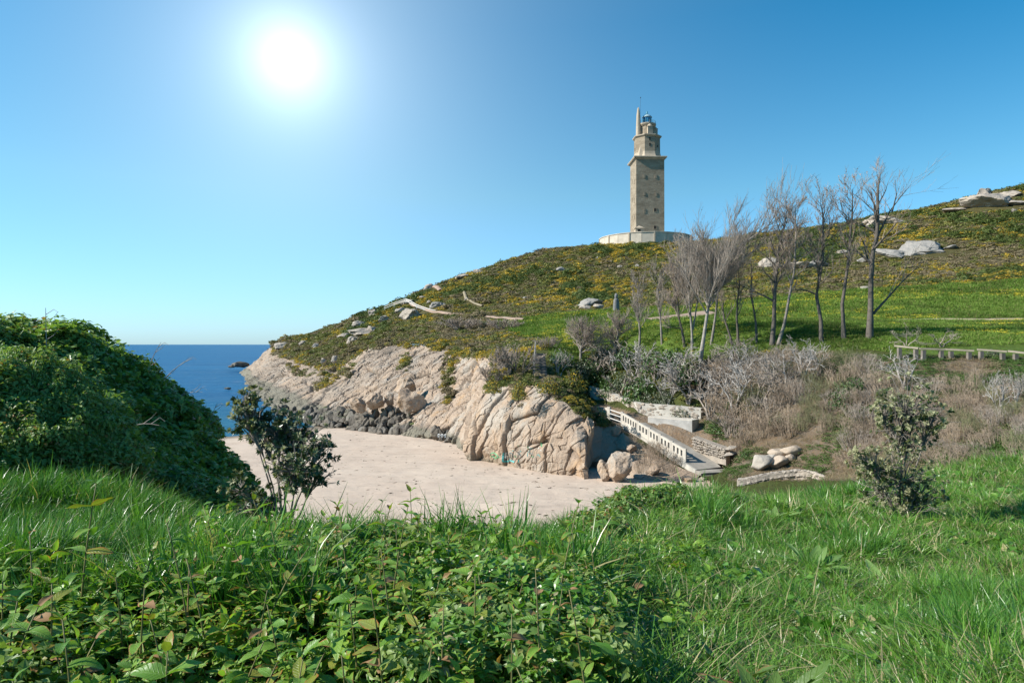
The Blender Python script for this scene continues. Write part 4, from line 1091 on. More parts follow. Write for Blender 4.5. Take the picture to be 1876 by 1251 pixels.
for key, w, pl in STK:
    P3 = []; gm = MB()
    for i in range(len(pl)-1):
        for f in np.linspace(0, 1, 7)[:-1]:
            x = pl[i][0]*(1-f)+pl[i+1][0]*f; y = pl[i][1]*(1-f)+pl[i+1][1]*f
            d = (W(gx(x), gy(y), 10)-camv).normalized(); h = cliff_bvh.ray_cast(camv, d)
            if h[0] is not None and h[0].y < 66: P3.append(h[0]+(-d)*.05)
    for i in range(len(P3)-1):
        a, b = P3[i], P3[i+1]
        if (b-a).length > .5: continue
        u = (b-a).normalized().cross((a-camv).normalized()).normalized()*w*.42
        gm.add([Vector(v)-gr.location for v in (a-u, a+u, b+u*rnd.uniform(.7, 1.2), b-u*rnd.uniform(.7, 1.2))], [(0, 1, 2, 3)])
    if gm.v: gm.build('paint_stroke', PT[key], gr)
# ---------------------------------------------------------------- bare trees
def grow(trunk, r0, seed, counts=(12, 7, 5), ratio=(.55, .5, .5), ang=(38, 34, 32), t0=.38, trop=.35, lean=(0, 0, 0), limbs=(), rmin=.011, rtop=.35, nsides=(7, 5, 4, 3), jit=.10, lens=None, wig=.0):
    """returns two MBs (trunk and limbs, twigs) for a bare tree; trunk is a polyline"""
    r = random.Random(seed); A, B = MB(), MB(); lean = Vector(lean)
    def perp(d):
        u = d.cross(Vector((0, 0, 1)) if abs(d.z) < .9 else Vector((1, 0, 0))).normalized(); a = r.uniform(0, 6.283)
        return u*math.cos(a)+d.cross(u)*math.sin(a)
    def emit(pts, rad, lvl):
        (A if lvl <= 1 else B).tube(pts, rad, nsides[min(lvl, 3)], False)
    def kids(pts, rad, lvl, total, tmin):
        if lvl >= len(counts): return
        n = counts[lvl]; n = n if lvl == 0 else max(1, int(round(n*r.uniform(.7, 1.25))))
        cum = [0]
        for i in range(len(pts)-1): cum.append(cum[-1]+(pts[i+1]-pts[i]).length)
        for k in range(n):
            t = tmin+(1-tmin)*((k+r.random())/n)**.8; s = t*cum[-1]; i = max(j for j in range(len(pts)-1) if cum[j] <= s)
            f = (s-cum[i])/max(1e-6, cum[i+1]-cum[i]); p = pts[i].lerp(pts[i+1], f); rr = rad[i]*(1-f)+rad[i+1]*f
            d0 = (pts[i+1]-pts[i]).normalized(); a = R(ang[min(lvl, 2)]*r.uniform(.6, 1.3))
            d = (d0*math.cos(a)+perp(d0)*math.sin(a)); d = (d+Vector((0, 0, trop))+lean).normalized()
            ln = (lens[lvl] if lens else total*ratio[lvl])*r.uniform(.55, 1.15)*(1.15-.55*t if lvl == 0 else 1)
            branch(p, d, ln, max(rmin, rr*r.uniform(.45, .65)), lvl+1)
    def branch(p, d, ln, r1, lvl):
        n = 5 if lvl == 1 else 4; pts = [p]; rad = [r1]; q = p.copy(); dd = d.copy()
        for k in range(n):
            dd = (dd+Vector((r.gauss(0, 1), r.gauss(0, 1), r.gauss(0, 1)))*(jit+wig)+Vector((0, 0, trop*.16))+lean*.1).normalized()
            q = q+dd*(ln/n); pts.append(q.copy()); rad.append(max(rmin*.55, r1*(1-.82*(k+1)/n)))
        emit(pts, rad, lvl); kids(pts, rad, lvl, ln, .15)
    trunk = [Vector(t) for t in trunk]; L_ = sum((trunk[i+1]-trunk[i]).length for i in range(len(trunk)-1))
    n = len(trunk); rad = [r0*(1-(1-rtop)*(i/(n-1))**1.0) for i in range(n)]; rad[-1] *= .35; rad[0] *= 1.3
    emit(trunk, rad, 0); kids(trunk, rad, 0, L_, t0)
    for lb, lr in limbs:
        lb = [Vector(v) for v in lb]; m = len(lb); rd = [lr*(1-.85*i/(m-1)) for i in range(m)]
        emit(lb, rd, 1); kids(lb, rd, 1, sum((lb[i+1]-lb[i]).length for i in range(m-1)), .3)
    return A, B

TREES = [ # label, depth, trunk photo points, trunk width px, limbs, options
 ('tallest bare tree with dark forked trunk, rightmost of the row', 60, [(1593,620),(1597,562),(1599,511),(1602,450),(1608,423),(1610,380),(1609,338),(1614,300)], 13,
  [([(1608,423),(1629,383),(1639,368),(1663,338),(1687,311)], 4.5), ([(1601,572),(1629,544),(1660,511),(1708,465)], 5.5), ([(1598,459),(1589,430),(1581,407)], 3), ([(1636,372),(1640,340),(1634,312)], 3)], dict(counts=(16, 7, 5), t0=.40, ratio=(.27, .5, .55), ang=(50, 38, 36), trop=.25), 'bark_dark', 'twig'),
 ('slender curved bare tree with rusty top, second from the right', 60.5, [(1546,623),(1543,584),(1543,553),(1550,511),(1555,462),(1557,426),(1561,380),(1563,326)], 9, [], dict(counts=(24, 8, 5), t0=.45, ratio=(.22, .5, .55), trop=.3, ang=(52, 38, 36)), 'bark_dark', 'twig'),
 ('crooked bare tree with a long left limb, third from the right', 61, [(1505,625),(1506,584),(1500,535),(1503,505),(1508,462),(1509,432),(1511,380),(1508,354)], 8.5, [([(1500,532),(1481,523),(1453,523)], 3.5)], dict(counts=(30, 9, 5), t0=.38, ratio=(.26, .5, .55), trop=.3, ang=(55, 40, 36)), 'bark_dark', 'twig'),
 ('straight thick bare tree, left of a touching pair', 62, [(1414,634),(1417,584),(1418,541),(1420,499),(1423,462),(1432,417),(1438,384)], 10, [], dict(counts=(30, 10, 6), t0=.36, ratio=(.30, .5, .55), trop=.3, ang=(52, 40, 36)), 'bark_dark', 'twig'),
 ('bent bare tree with a tall thin tip, right of a touching pair', 62.3, [(1423,634),(1435,596),(1438,571),(1444,532),(1450,492),(1452,417),(1450,362)], 7.5, [], dict(counts=(28, 9, 6), t0=.38, ratio=(.26, .5, .55), trop=.3, ang=(52, 40, 36)), 'bark_grey', 'twig'),
 ('thin short bare tree left of the touching pair', 63, [(1387,630),(1385,590),(1381,559),(1378,541),(1381,511),(1382,480)], 5, [], dict(counts=(10, 5, 3), t0=.35, ratio=(.2, .5, .5)), 'bark_dark', 'twig'),
 ('low crooked bare tree forking left, beside a thin straight one', 63.5, [(1344,634),(1336,608),(1329,584),(1326,565),(1322,540)], 5.5, [], dict(counts=(10, 6, 4), t0=.4, ratio=(.35, .5, .5)), 'bark_dark', 'twig'),
 ('thin straight bare tree between the pale leaning one and the short one', 63.5, [(1353,634),(1351,608),(1348,584),(1350,553),(1352,523),(1350,495)], 6, [], dict(counts=(14, 6, 4), t0=.35, ratio=(.25, .5, .5)), 'bark_dark', 'twig'),
 ('pale leaning bare tree with broad windswept crown, longest trunk of the left cluster', 62, [(1281,668),(1288,623),(1297,571),(1302,538),(1305,514)], 9.5,
  [([(1304,520),(1332,486),(1362,447),(1399,420),(1421,384)], 5), ([(1304,516),(1318,480),(1330,440),(1340,405)], 3.5), ([(1303,518),(1296,480),(1280,440)], 3.5), ([(1305,514),(1345,490),(1385,455),(1400,440)], 3.5)], dict(counts=(28, 28, 10), t0=.6, ratio=(.9, .36, .42), lean=(.10, 0, 0), trop=.42, ang=(58, 42, 34)), 'bark_pale', 'twig_grey'),
 ('second leaning bare tree just right of the pale one', 66, [(1302,632),(1310,584),(1315,538),(1326,511),(1350,474),(1362,450)], 5.5, [], dict(counts=(22, 12, 7), t0=.40, ratio=(.36, .45, .5), trop=.4, ang=(50, 40, 34)), 'bark_grey', 'twig'),
 ('pale bare tree dividing into two upright stems', 65, [(1268,648),(1268,614),(1265,578),(1262,544),(1256,500),(1252,465)], 6, [([(1270,606),(1280,553),(1283,508),(1285,450)], 3.5)], dict(counts=(26, 18, 9), t0=.32, ratio=(.36, .45, .45), lean=(.14, 0, 0), trop=.35, ang=(52, 40, 34)), 'bark_pale', 'twig_grey'),
 ('dark bare tree with a low limb reaching left', 68, [(1255,634),(1250,608),(1244,584),(1242,553),(1233,505)], 6, [([(1248,602),(1226,600),(1210,584)], 2.5)], dict(counts=(26, 18, 9), t0=.36, ratio=(.38, .45, .45), lean=(.14, 0, 0), trop=.35, ang=(52, 40, 34)), 'bark_dark', 'twig'),
 ('thin bare tree second from the left of the row', 70, [(1213,630),(1210,584),(1207,547),(1204,505)], 4.5, [], dict(counts=(20, 12, 8), t0=.36, ratio=(.34, .45, .45), lean=(.12, 0, 0), trop=.4, ang=(50, 40, 34)), 'bark_grey', 'twig_grey'),
 ('leftmost tall bare tree of the row, fine grey twigs', 72, [(1171,646),(1172,608),(1168,570),(1168,530)], 5.5, [], dict(counts=(20, 12, 8), t0=.30, ratio=(.36, .45, .45), lean=(.10, 0, 0), trop=.4, ang=(50, 40, 34)), 'bark_grey', 'twig_grey'),
 ('low bare tree with dense windswept dome of twigs, far left of the row', 70, [(1063,662),(1064,645),(1066,628),(1072,612)], 7, [], dict(counts=(30, 18, 10), t0=.25, ratio=(.95, .42, .42), trop=.12, lean=(.20, 0, .08), ang=(64, 46, 36)), 'bark_grey', 'twig'),
 ('rounded bare tree between the windswept dome and the row', 72, [(1130,654),(1129,636),(1132,612),(1131,590)], 5.5, [], dict(counts=(26, 16, 9), t0=.2, ratio=(.62, .42, .42), trop=.25, ang=(56, 44, 36)), 'bark_grey', 'twig'),
]
for i, (lb, d, tp, wpx, limbs, op, bk, tw) in enumerate(TREES):
    base = G(tp[0][0], tp[0][1]); 
    if abs(base.y-d) > 9: base = W(tp[0][0], tp[0][1], d); base.z = Hs(base.x, base.y)
    d = base.y; k = d/F; r = random.Random(i); dy = 0; pts = []
    o0 = W(tp[0][0], tp[0][1], d)
    for j, (px, py) in enumerate(tp):
        v = W(px, py, d)-o0; dy += r.uniform(-.25, .25) if j else 0; v.y = dy; pts.append(v)
    pts[0] = pts[0]-Vector((0, 0, .35))
    lm = []
    for lp, lw_ in limbs:
        q = []; yy = 0; s_ = r.choice((-1, 1))
        near = min(pts, key=lambda v: (v-(W(lp[0][0], lp[0][1], d)-o0)).length)
        for j, (px, py) in enumerate(lp):
            v = W(px, py, d)-o0; v.y = near.y+s_*.35*j; q.append(v)
        lm.append((q, lw_*k/2))
    A, B = grow(pts, wpx*k/2*.84, 300+i, limbs=lm, rmin=.0125 if i < 8 else .0135, **op)
    t = empty('bare_tree', base, lb, 'tree', 'bare trees in a row at the edge of the meadow')
    t.scale = (1, 1, .93 if i < 5 else 1)
    A.build('trunk', M[bk], t, True); cr = B.build('crown', M[tw], t)
    if i in (1, 2, 3, 4, 10):        # a few rusty leaves and catkins left in the tops
        mb = MB(); vv = B.v; n = 260 if i in (1, 2) else 120; zt = max(v[2] for v in vv)
        for _ in range(n):
            v = Vector(r.choice(vv))
            if v.z < zt*.55: continue
            s = .055; u = Vector((r.gauss(0, 1), r.gauss(0, 1), r.gauss(0, 1))).normalized()*s; w = u.cross(Vector((r.gauss(0, 1), r.gauss(0, 1), r.gauss(0, 1)))).normalized()*s
            mb.add([v-u, v+w, v+u*1.3, v-w], [(0, 1, 2, 3)])
        o = mb.build('dead_leaves', M['rust_leaf'], t); o['kind'] = 'stuff'

# ---------------------------------------------------------------- bare shrubs on the slope
def shrub_proto(seed, white=True, stems=4, spread=.6, size=1.):
    r = random.Random(seed); A, B = MB(), MB()
    for s in range(stems):
        a = 6.28*s/stems+r.uniform(-.4, .4); sp = spread*r.uniform(.5, 1.1)
        tr_ = [(0, 0, -.15)]; p = Vector((0, 0, 0)); d = Vector((math.cos(a)*sp, math.sin(a)*sp, 1)).normalized()
        for k in range(4):
            d = (d+Vector((r.gauss(0, .25), r.gauss(0, .25), .1))).normalized(); p = p+d*.22; tr_.append(tuple(p))
        a_, b_ = grow(tr_, .034, seed*10+s, counts=(5, 4, 3), ratio=(.6, .6, .6), ang=(48, 48, 45), t0=.3, trop=.12, rmin=.008, jit=.22, nsides=(5, 4, 3, 3))
        A.add(a_.v, a_.q, a_.t); B.add(b_.v, b_.q, b_.t)
    return A, B
def stalk_proto(seed, n=75, spread=.55):
    r = random.Random(seed); B = MB()
    for k in range(n):
        a = r.uniform(0, 6.28); q = math.sqrt(r.random())*spread; x, y = q*math.cos(a), q*math.sin(a)
        h = r.uniform(.5, 1.05)*(1-.45*(q/spread)**2); tx, ty = x*1.5+r.gauss(0, .10), y*1.5+r.gauss(0, .10)
        pts = [(x, y, -.1), ((x+tx)/2+r.gauss(0, .03), (y+ty)/2+r.gauss(0, .03), h*.5), (tx, ty, h)]
        B.tube(pts, [.010, .008, .004], 3, False)
        for _ in range(4):
            f = r.uniform(.35, .95); p = Vector(pts[1]).lerp(Vector(pts[2]), f); e = p+Vector((r.gauss(0, .09), r.gauss(0, .09), r.uniform(.03, .2)))
            B.tube([p, e], [.006, .003], 3, False)
    return B
def dense_proto(seed, n=150):
    r = random.Random(seed); A, B = MB(), MB()
    for s in range(7):
        a = r.uniform(0, 6.28); d = Vector((math.cos(a)*.7, math.sin(a)*.7, .8)).normalized()
        tr_ = [Vector((0, 0, -.2))+d*(.25*k) for k in range(4)]
        a_, b_ = grow(tr_, .03, seed*20+s, counts=(7, 7, 6), ratio=(.75, .5, .5), ang=(35, 32, 30), t0=.2, trop=.25, rmin=.007, jit=.14, nsides=(4, 3, 3, 3))
        A.add(a_.v, a_.q, a_.t); B.add(b_.v, b_.q, b_.t)
    return A, B
WHITE = []
for s in range(5):
    a_, b_ = shrub_proto(50+s, stems=3+s % 3); WHITE.append((a_.mesh('trunk', M['twig_white'], True), b_.mesh('crown', M['twig_white'])))
GREY = [(w[0].copy(), w[1].copy()) for w in WHITE]
for g_ in GREY:
    for me in g_: me.materials.clear(); me.materials.append(M['twig_grey'])
DENSE = []
for s in range(2):
    a_, b_ = dense_proto(70+s); DENSE.append((a_.mesh('trunk', M['bark_grey'], True), b_.mesh('crown', M['twig'])))
STALK = [stalk_proto(60+s).mesh('stalks', M['twig_brown']) for s in range(4)]
STALK_G = [with_mat(m_, M['twig_grey'], 'stalks') for m_ in STALK[:2]]; STALK_O = [with_mat(m_, flat('olive_stalks', (.16, .16, .085), .9, .1, .3, .6), 'stalks') for m_ in STALK[2:]]
def shrub(px, py, w, h, protos, label, group, cat='shrub', name='bare_shrub', lean=0):
    p = G(px, py); k = p.y/F
    t = empty(name, p, label, cat, group, rnd.uniform(0, 6.28))
    pr = rnd.choice(protos)
    zmax = max(v.co.z for v in pr[-1].vertices); xm = max(abs(v.co.x) for v in pr[-1].vertices)
    t.scale = (w*k/2/xm, w*k/2/xm, h*k/zmax)
    if lean: t.rotation_euler = (0, lean, 0)
    if len(pr) == 2: obj('trunk', pr[0], t); obj('crown', pr[1], t)
    else: obj('stalks', pr[0], t)
    return t
PL = [
 (1470,700,92,88,WHITE,'upright white-branched bare shrub like a candelabrum left of the dry gully'),
 (1440,668,36,46,WHITE,'thin white bare stems just left of the candelabrum shrub'),
 (1657,714,96,80,WHITE,'spreading white-branched bare shrub under the stone beam fence'),
 (1832,760,60,86,WHITE,'tall white forked stems near the right edge of the scrub slope'),
 (1862,745,40,70,WHITE,'white bare stems at the far right edge of the scrub slope'),
 (1725,636,70,36,GREY,'low grey bush leaning over the stone beam fence'),
 (1660,636,44,46,GREY,'grey wispy bush behind the left end of the stone beam fence'),
 (1024,692,60,56,WHITE,'small white bare shrub right of the hillside steps'),
]
for a in PL: shrub(*a, 'white bare shrubs on the scrub slope')
tang = [(1095,702,84,66,'by the landing'),(1128,690,84,60,'behind the landing'),(1160,705,90,74,'above the long stone wall'),(1140,730,74,56,'hanging over the long stone wall'),
 (1222,745,84,70,'above the right of the long wall'),(1262,742,92,84,'over the end of the long wall'),(1300,770,96,90,'above the concrete wall end'),(1345,760,96,86,'in the thick of the grey thicket'),
 (1385,742,90,80,'right of the thick of the thicket'),(1310,712,90,70,'behind the thick of the thicket'),(1365,700,90,66,'under the bent pair of trees'),(1415,716,84,70,'at the right end of the grey thicket'),(1250,694,84,60,'at the foot of the dark bare tree'),(1200,700,70,50,'beside the dark green bush'),(1330,805,76,60,'below the thicket over the dry stone wall')]
tang += [(1280,735,90,70,'left of the thicket middle'),(1325,740,90,74,'at the thicket middle'),(1405,748,80,66,'right of the thicket, lower'),(1440,705,70,60,'beside the candelabrum shrub'),(1235,720,80,64,'between the dark bush and the thicket'),(1185,684,74,52,'under the leftmost trees'),(1115,668,74,46,'under the windswept dome tree'),(1350,668,80,50,'at the foot of the low crooked tree')]
for px, py, w, h, wh in tang: shrub(px, py, w*1.18, h*1.15, GREY+WHITE[:2], 'tangled grey bare shrub '+wh, 'tangled grey shrubs above the ramp')
shrub(938, 690, 118, 62, DENSE, 'smooth grey dome of bare twigs left of the hillside steps', 'domes of bare twigs')
shrub(905, 704, 70, 40, DENSE, 'small grey dome of bare twigs hanging over the cliff lip', 'domes of bare twigs')
shrub(1000, 640, 60, 26, DENSE, 'low dome of twigs at the top of the hillside steps', 'domes of bare twigs')
shrub(850, 606, 120, 26, DENSE, 'wide low grey twig patch on the heath above the cliff', 'domes of bare twigs')
shrub(925, 604, 100, 22, DENSE, 'low grey twig patch below the gravel path end', 'domes of bare twigs')
r = random.Random(77); cand = []
for _ in range(4000):
    px, py = r.uniform(1330, 1930), r.uniform(662, 858)
    if not inpoly(np.array([px]), np.array([py]), SLOPE)[0]: continue
    if py > 800 and px < 1530: continue
    if any(abs(px-a)/40+abs(py-b)/20 < 1 for a, b in cand): continue
    if px > 1600 and py < 705: continue
    if r.random() > .45+.55*(math.sin(px*.021+py*.05) > -.2): continue
    cand.append((px, py))
    if len(cand) >= 128: break
for px, py in cand:
    kd = r.choice((0, 0, 1, 2, 3, 3)); w = r.uniform(48, 96); h = r.uniform(22, 48)
    shrub(px, py, w, h, [(m_,) for m_ in ((STALK, STALK, STALK_G, STALK_O)[kd])], ('dry brown stalk bush', 'dry brown stalk bush', 'dry grey stalk bush', 'olive half-dead stalk bush')[kd]+(' high on the scrub slope' if py < 715 else ' on the middle of the scrub slope' if py < 765 else ' low on the scrub slope')+(' right of the flowering shrub' if px > 1690 else ' left of the flowering shrub' if px < 1590 else ' behind the flowering shrub'), 'dry stalk bushes on the scrub slope', name='dry_bush')
for px, py, w, h in ((1205,838,60,34),(1180,850,50,30),(1225,862,60,30),(1190,826,44,24),(1160,812,36,20),(1240,850,40,22),(1175,866,40,22),(1375,812,60,36),(1350,826,50,24)):
    shrub(px, py, w, h, [(m_,) for m_ in STALK], 'matted dry brush on the rocks under the balustrade' if px < 1300 else 'dry brush above the round boulders', 'dry stalk bushes near the ramp', name='dry_bush')

# ---------------------------------------------------------------- leafy shrubs
def leaf_mat(name, dark, light, edge=None, transl=.3, rough=.45, spec=.4, dry=None, scale=2.5, vein=False):
    m = Mat(name); ti = m.attr('tint', 'INSTANCER'); rr = m.rand(); k = m.attr('rnd')
    f = m.math('ADD', m.math('MULTIPLY', k, .65), m.math('MULTIPLY', rr, .35))
    c = m.mix(m.mr(f, .1, .9), dark, light)
    if dry: c = m.mix(m.mr(k, 1-dry[1], 1-dry[1]+.02), c, dry[0])
    if vein:
        u = m.attr('lu'); v = m.math('ABSOLUTE', m.attr('lv'))
        w = m.math('FRACT', m.math('SUBTRACT', m.math('MULTIPLY', u, 8.0), m.math('MULTIPLY', v, 1.6)))
        w = m.math('ABSOLUTE', m.math('SUBTRACT', w, .5)); vn = m.math('MAXIMUM', m.mr(w, 0, .13, 1, 0), m.mr(v, .03, .10, 1, 0))
        c = m.mix(m.math('MULTIPLY', vn, .22), c, m.mix(1.0, c, (1.7, 1.5, 1.6), 'MULTIPLY'))
        m.bump(m.math('ADD', vn, m.math('MULTIPLY', m.noise(60, 3, .6), .8)), .55, .004)
    if edge:
        e = m.math('ADD', m.attr('edge'), m.math('MULTIPLY', m.math('ADD', m.noise(22, 4, .7), -.5), 1.1))
        e = m.math('ADD', e, m.math('MULTIPLY', m.math('ADD', rr, -.6), .55))
        c = m.mix(m.mr(e, .80, 1.10), c, edge)
    return m.done(c, rough, spec, transl, m.mix(1.0, c, (1.25, 1.35, .55), 'MULTIPLY'))
M['gorse'] = leaf_mat('gorse_green', (.080, .098, .024), (.195, .190, .050), transl=.15, spec=.2, rough=.6)
M['gorse_dark'] = leaf_mat('dark_gorse_green', (.050, .078, .020), (.110, .135, .032), transl=.15, spec=.2, rough=.6)
M['gorse_dry'] = leaf_mat('dry_heath', (.13, .105, .06), (.25, .20, .12), transl=.1, spec=.1, rough=.8)
M['gorse_flower'] = leaf_mat('gorse_flower', (.36, .23, .025), (.52, .36, .05), transl=.2, spec=.1, rough=.8)
M['ever'] = leaf_mat('dark_evergreen_leaf', (.025, .055, .014), (.075, .135, .028), transl=.2)
M['ever_grey'] = leaf_mat('grey_green_leaf', (.075, .095, .055), (.16, .18, .11), transl=.2)
M['daffodil'] = leaf_mat('yellow_meadow_flower', (.60, .48, .03), (.72, .60, .06), transl=.2, rough=.8)

def clump_mesh(name, mats, n, seed, size=(.12, .22), flat_=.8, weights=None, shell=.55, up=.3, ax=2.0):
    """a bush: many small leaf-spray faces spread through a dome of radius 1"""
    g = np.random.default_rng(seed)
    d = g.normal(size=(n, 3)); d[:, 2] = np.abs(d[:, 2])*1.0-.15; d /= np.linalg.norm(d, axis=1)[:, None]
    rad = shell+(1-shell)*g.random(n)**.7; lump = 1+.28*vnoise(d*2.2+seed, seed)
    c = d*(rad*lump)[:, None]; c[:, 2] = np.maximum(c[:, 2], -.05)*flat_
    s = g.uniform(size[0], size[1], n)
    nrm = d+g.normal(size=(n, 3))*.75+np.array([0, 0, up]); nrm /= np.linalg.norm(nrm, axis=1)[:, None]
    t = np.cross(nrm, g.normal(size=(n, 3))); t /= np.linalg.norm(t, axis=1)[:, None]; b = np.cross(nrm, t)
    q = np.stack([c-t*s[:, None]*ax*.5, c+b*s[:, None]*.45, c+t*s[:, None]*ax*.5, c-b*s[:, None]*.45], 1)
    V = q.reshape(-1, 3); Fq = np.arange(4*n).reshape(n, 4); k = np.repeat(g.random(n), 4)
    me = mesh_np(name, V, Fq, None, False, {'rnd': k})
    for m_ in mats: me.materials.append(m_)
    if len(mats) > 1:
        top = d[:, 2]+g.normal(size=n)*.25; idx = (g.random(n) < (weights if weights else .3)*np.clip(top+.6, .2, 1.4)).astype(np.int32)
        me.polygons.foreach_set('material_index', idx)
    return me
EV = [clump_mesh('foliage', [M['ever']], 900, 5+s, (.05, .10), .95, shell=.35) for s in range(2)]
EVG = [clump_mesh('foliage', [M['ever_grey']], 800, 15+s, (.045, .09), .9, shell=.35) for s in range(2)]
EVY = [clump_mesh('foliage', [M['gorse'], M['gorse_flower']], 900, 25, (.045, .085), .8, weights=.22, shell=.4)]
def leafy(px, py, w, h, pr, label, group='evergreen shrubs above the landing'):
    p = G(px, py); k = p.y/F; t = empty('evergreen_shrub', p-Vector((0, 0, .1)), label, 'shrub', group, rnd.uniform(0, 6.28))
    me = rnd.choice(pr); t.scale = (w*k/2, w*k/2, h*k/.95); obj('foliage', me, t)
    m = MB(); r = random.Random(int(px))
    for s in range(5):
        a = r.uniform(0, 6.28); m.tube([(0, 0, -.2), (.3*math.cos(a), .3*math.sin(a), .4), (.6*math.cos(a), .6*math.sin(a), .75)], [.05, .035, .01], 4, False)
    m.build('stem', M['bark_dark'], t)
for a in [(1150,672,60,40,EV,'dark green bush between the windswept dome tree and the row'),(1108,680,54,34,EVG,'grey-green bush left of the windswept dome tree foot'),(1238,676,56,40,EV,'dark green bush right of the glossy one under the trees'),(1085,716,56,38,EV,'dark green bush at the left end of the long stone wall'),(1142,716,60,40,EVG,'grey-green bush above the left of the long wall'),(1262,704,54,40,EV,'green bush in the grey thicket edge'),(1030,676,60,34,EV,'green bush right of the hillside steps'),(1060,690,50,34,EVG,'grey-green low bush right of the small white shrub'),
 (1205,680,66,46,EV,'dark green glossy bush at the foot of the leftmost bare trees'),(1172,735,70,52,EV,'dark green bush above the middle of the long stone wall'),(1120,722,54,40,EV,'dark bush behind the left part of the long wall'),
 (1196,748,50,34,EVG,'grey-green rounded bush spilling over the long wall'),(1222,742,44,34,EVG,'second grey-green bush right of the first'),(1182,726,40,50,EVG,'taller grey-green bush among grey shrubs'),
 (1250,764,46,24,EVG,'low grey-green bush at the end of the long wall'),(1080,690,60,40,EV,'green bush left of the tangled grey shrubs'),(1048,712,60,44,EVY,'gorse bush with orange flowers above the pale buttress'),
 (1062,752,46,30,EVY,'gorse bush hanging over the cave pillar'),(1095,772,44,26,EV,'dark green bush in shade above the cave'),(1006,716,50,30,EVY,'gorse bush with flowers below the hillside steps'),(950,728,34,40,EVY,'gorse tongue hanging down the buttress face'),(905,716,36,34,EVY,'gorse tuft on the left lip of the buttress'),
 (1000,640,24,22,EVY,'bright orange gorse bush at the top of the steps'),(1560,725,60,40,EV,'ivy-green bush in the dry gully'),(1540,745,50,32,EV,'low ivy bush lower in the dry gully'),(1655,618,50,12,EVG,'low grey-green bush by the beam fence'),
 (1820,650,34,14,EVG,'small grey-green bush in front of the beam fence'),(1425,775,36,20,EV,'small dark bush behind the dry stone wall'),(1320,792,60,20,EV,'green creeping bush above the dry stone wall'),(1368,836,36,16,EV,'small green bush left of the round boulders')]:
    leafy(*a)
# ---------------------------------------------------------------- ground cover, scattered as stuff
def scatter(name, P, rot, sc, idx, tint_, protos, **kw):
    """one object whose geometry nodes set small plants on its points"""
    me = bpy.data.meshes.new(name); P = np.asarray(P, np.float32); n = len(P)
    me.vertices.add(n); me.vertices.foreach_set('co', P.ravel())
    a = me.attributes.new('rot', 'FLOAT_VECTOR', 'POINT'); a.data.foreach_set('vector', np.asarray(rot, np.float32).ravel())
    a = me.attributes.new('sc', 'FLOAT_VECTOR', 'POINT'); a.data.foreach_set('vector', np.asarray(sc, np.float32).ravel())
    a = me.attributes.new('idx', 'INT', 'POINT'); a.data.foreach_set('value', np.asarray(idx, np.int32))
    a = me.attributes.new('tint', 'FLOAT', 'POINT'); a.data.foreach_set('value', np.asarray(tint_, np.float32))
    o = obj(name, me, kind='stuff', **kw)
    g = bpy.data.node_groups.new(name, 'GeometryNodeTree')
    g.interface.new_socket('Geometry', in_out='INPUT', socket_type='NodeSocketGeometry'); g.interface.new_socket('Geometry', in_out='OUTPUT', socket_type='NodeSocketGeometry')
    gi = g.nodes.new('NodeGroupInput'); go = g.nodes.new('NodeGroupOutput'); ip = g.nodes.new('GeometryNodeInstanceOnPoints'); jn = g.nodes.new('GeometryNodeJoinGeometry')
    for me_ in reversed(protos):
        po = bpy.data.objects.new(me_.name+'_source', me_)
        oi = g.nodes.new('GeometryNodeObjectInfo'); oi.inputs['Object'].default_value = po; oi.inputs['As Instance'].default_value = False; oi.transform_space = 'ORIGINAL'
        ti = g.nodes.new('GeometryNodeGeometryToInstance'); g.links.new(oi.outputs['Geometry'], ti.inputs[0]); g.links.new(ti.outputs[0], jn.inputs[0])
    def at(nm, t):
        q = g.nodes.new('GeometryNodeInputNamedAttribute'); q.data_type = t; q.inputs['Name'].default_value = nm; return q.outputs['Attribute']
    g.links.new(gi.outputs[0], ip.inputs['Points']); g.links.new(jn.outputs[0], ip.inputs['Instance'])
    ip.inputs['Pick Instance'].default_value = True
    g.links.new(at('idx', 'INT'), ip.inputs['Instance Index']); g.links.new(at('rot', 'FLOAT_VECTOR'), ip.inputs['Rotation']); g.links.new(at('sc', 'FLOAT_VECTOR'), ip.inputs['Scale'])
    g.links.new(ip.outputs[0], go.inputs[0])
    md = o.modifiers.new('scatter', 'NODES'); md.node_group = g
    return o

def hill_points(n, y0, y1, pw=2.0, u0=-.55, u1=.85, seed=1):
    """random points over the visible part of the hill, thinner far away"""
    g = np.random.default_rng(seed); t = g.random(n)
    y = (y0**(2-pw)+t*(y1**(2-pw)-y0**(2-pw)))**(1/(2-pw)) if pw != 2 else y0*(y1/y0)**t
    x = g.uniform(u0, u1, n)*y; z = H(x, y)
    k = inpoly(x, y, LANDPOLY); px, py = proj(x, y, z); k &= (px > -60) & (px < 1960)
    return np.stack([x, y, z], 1)[k], g

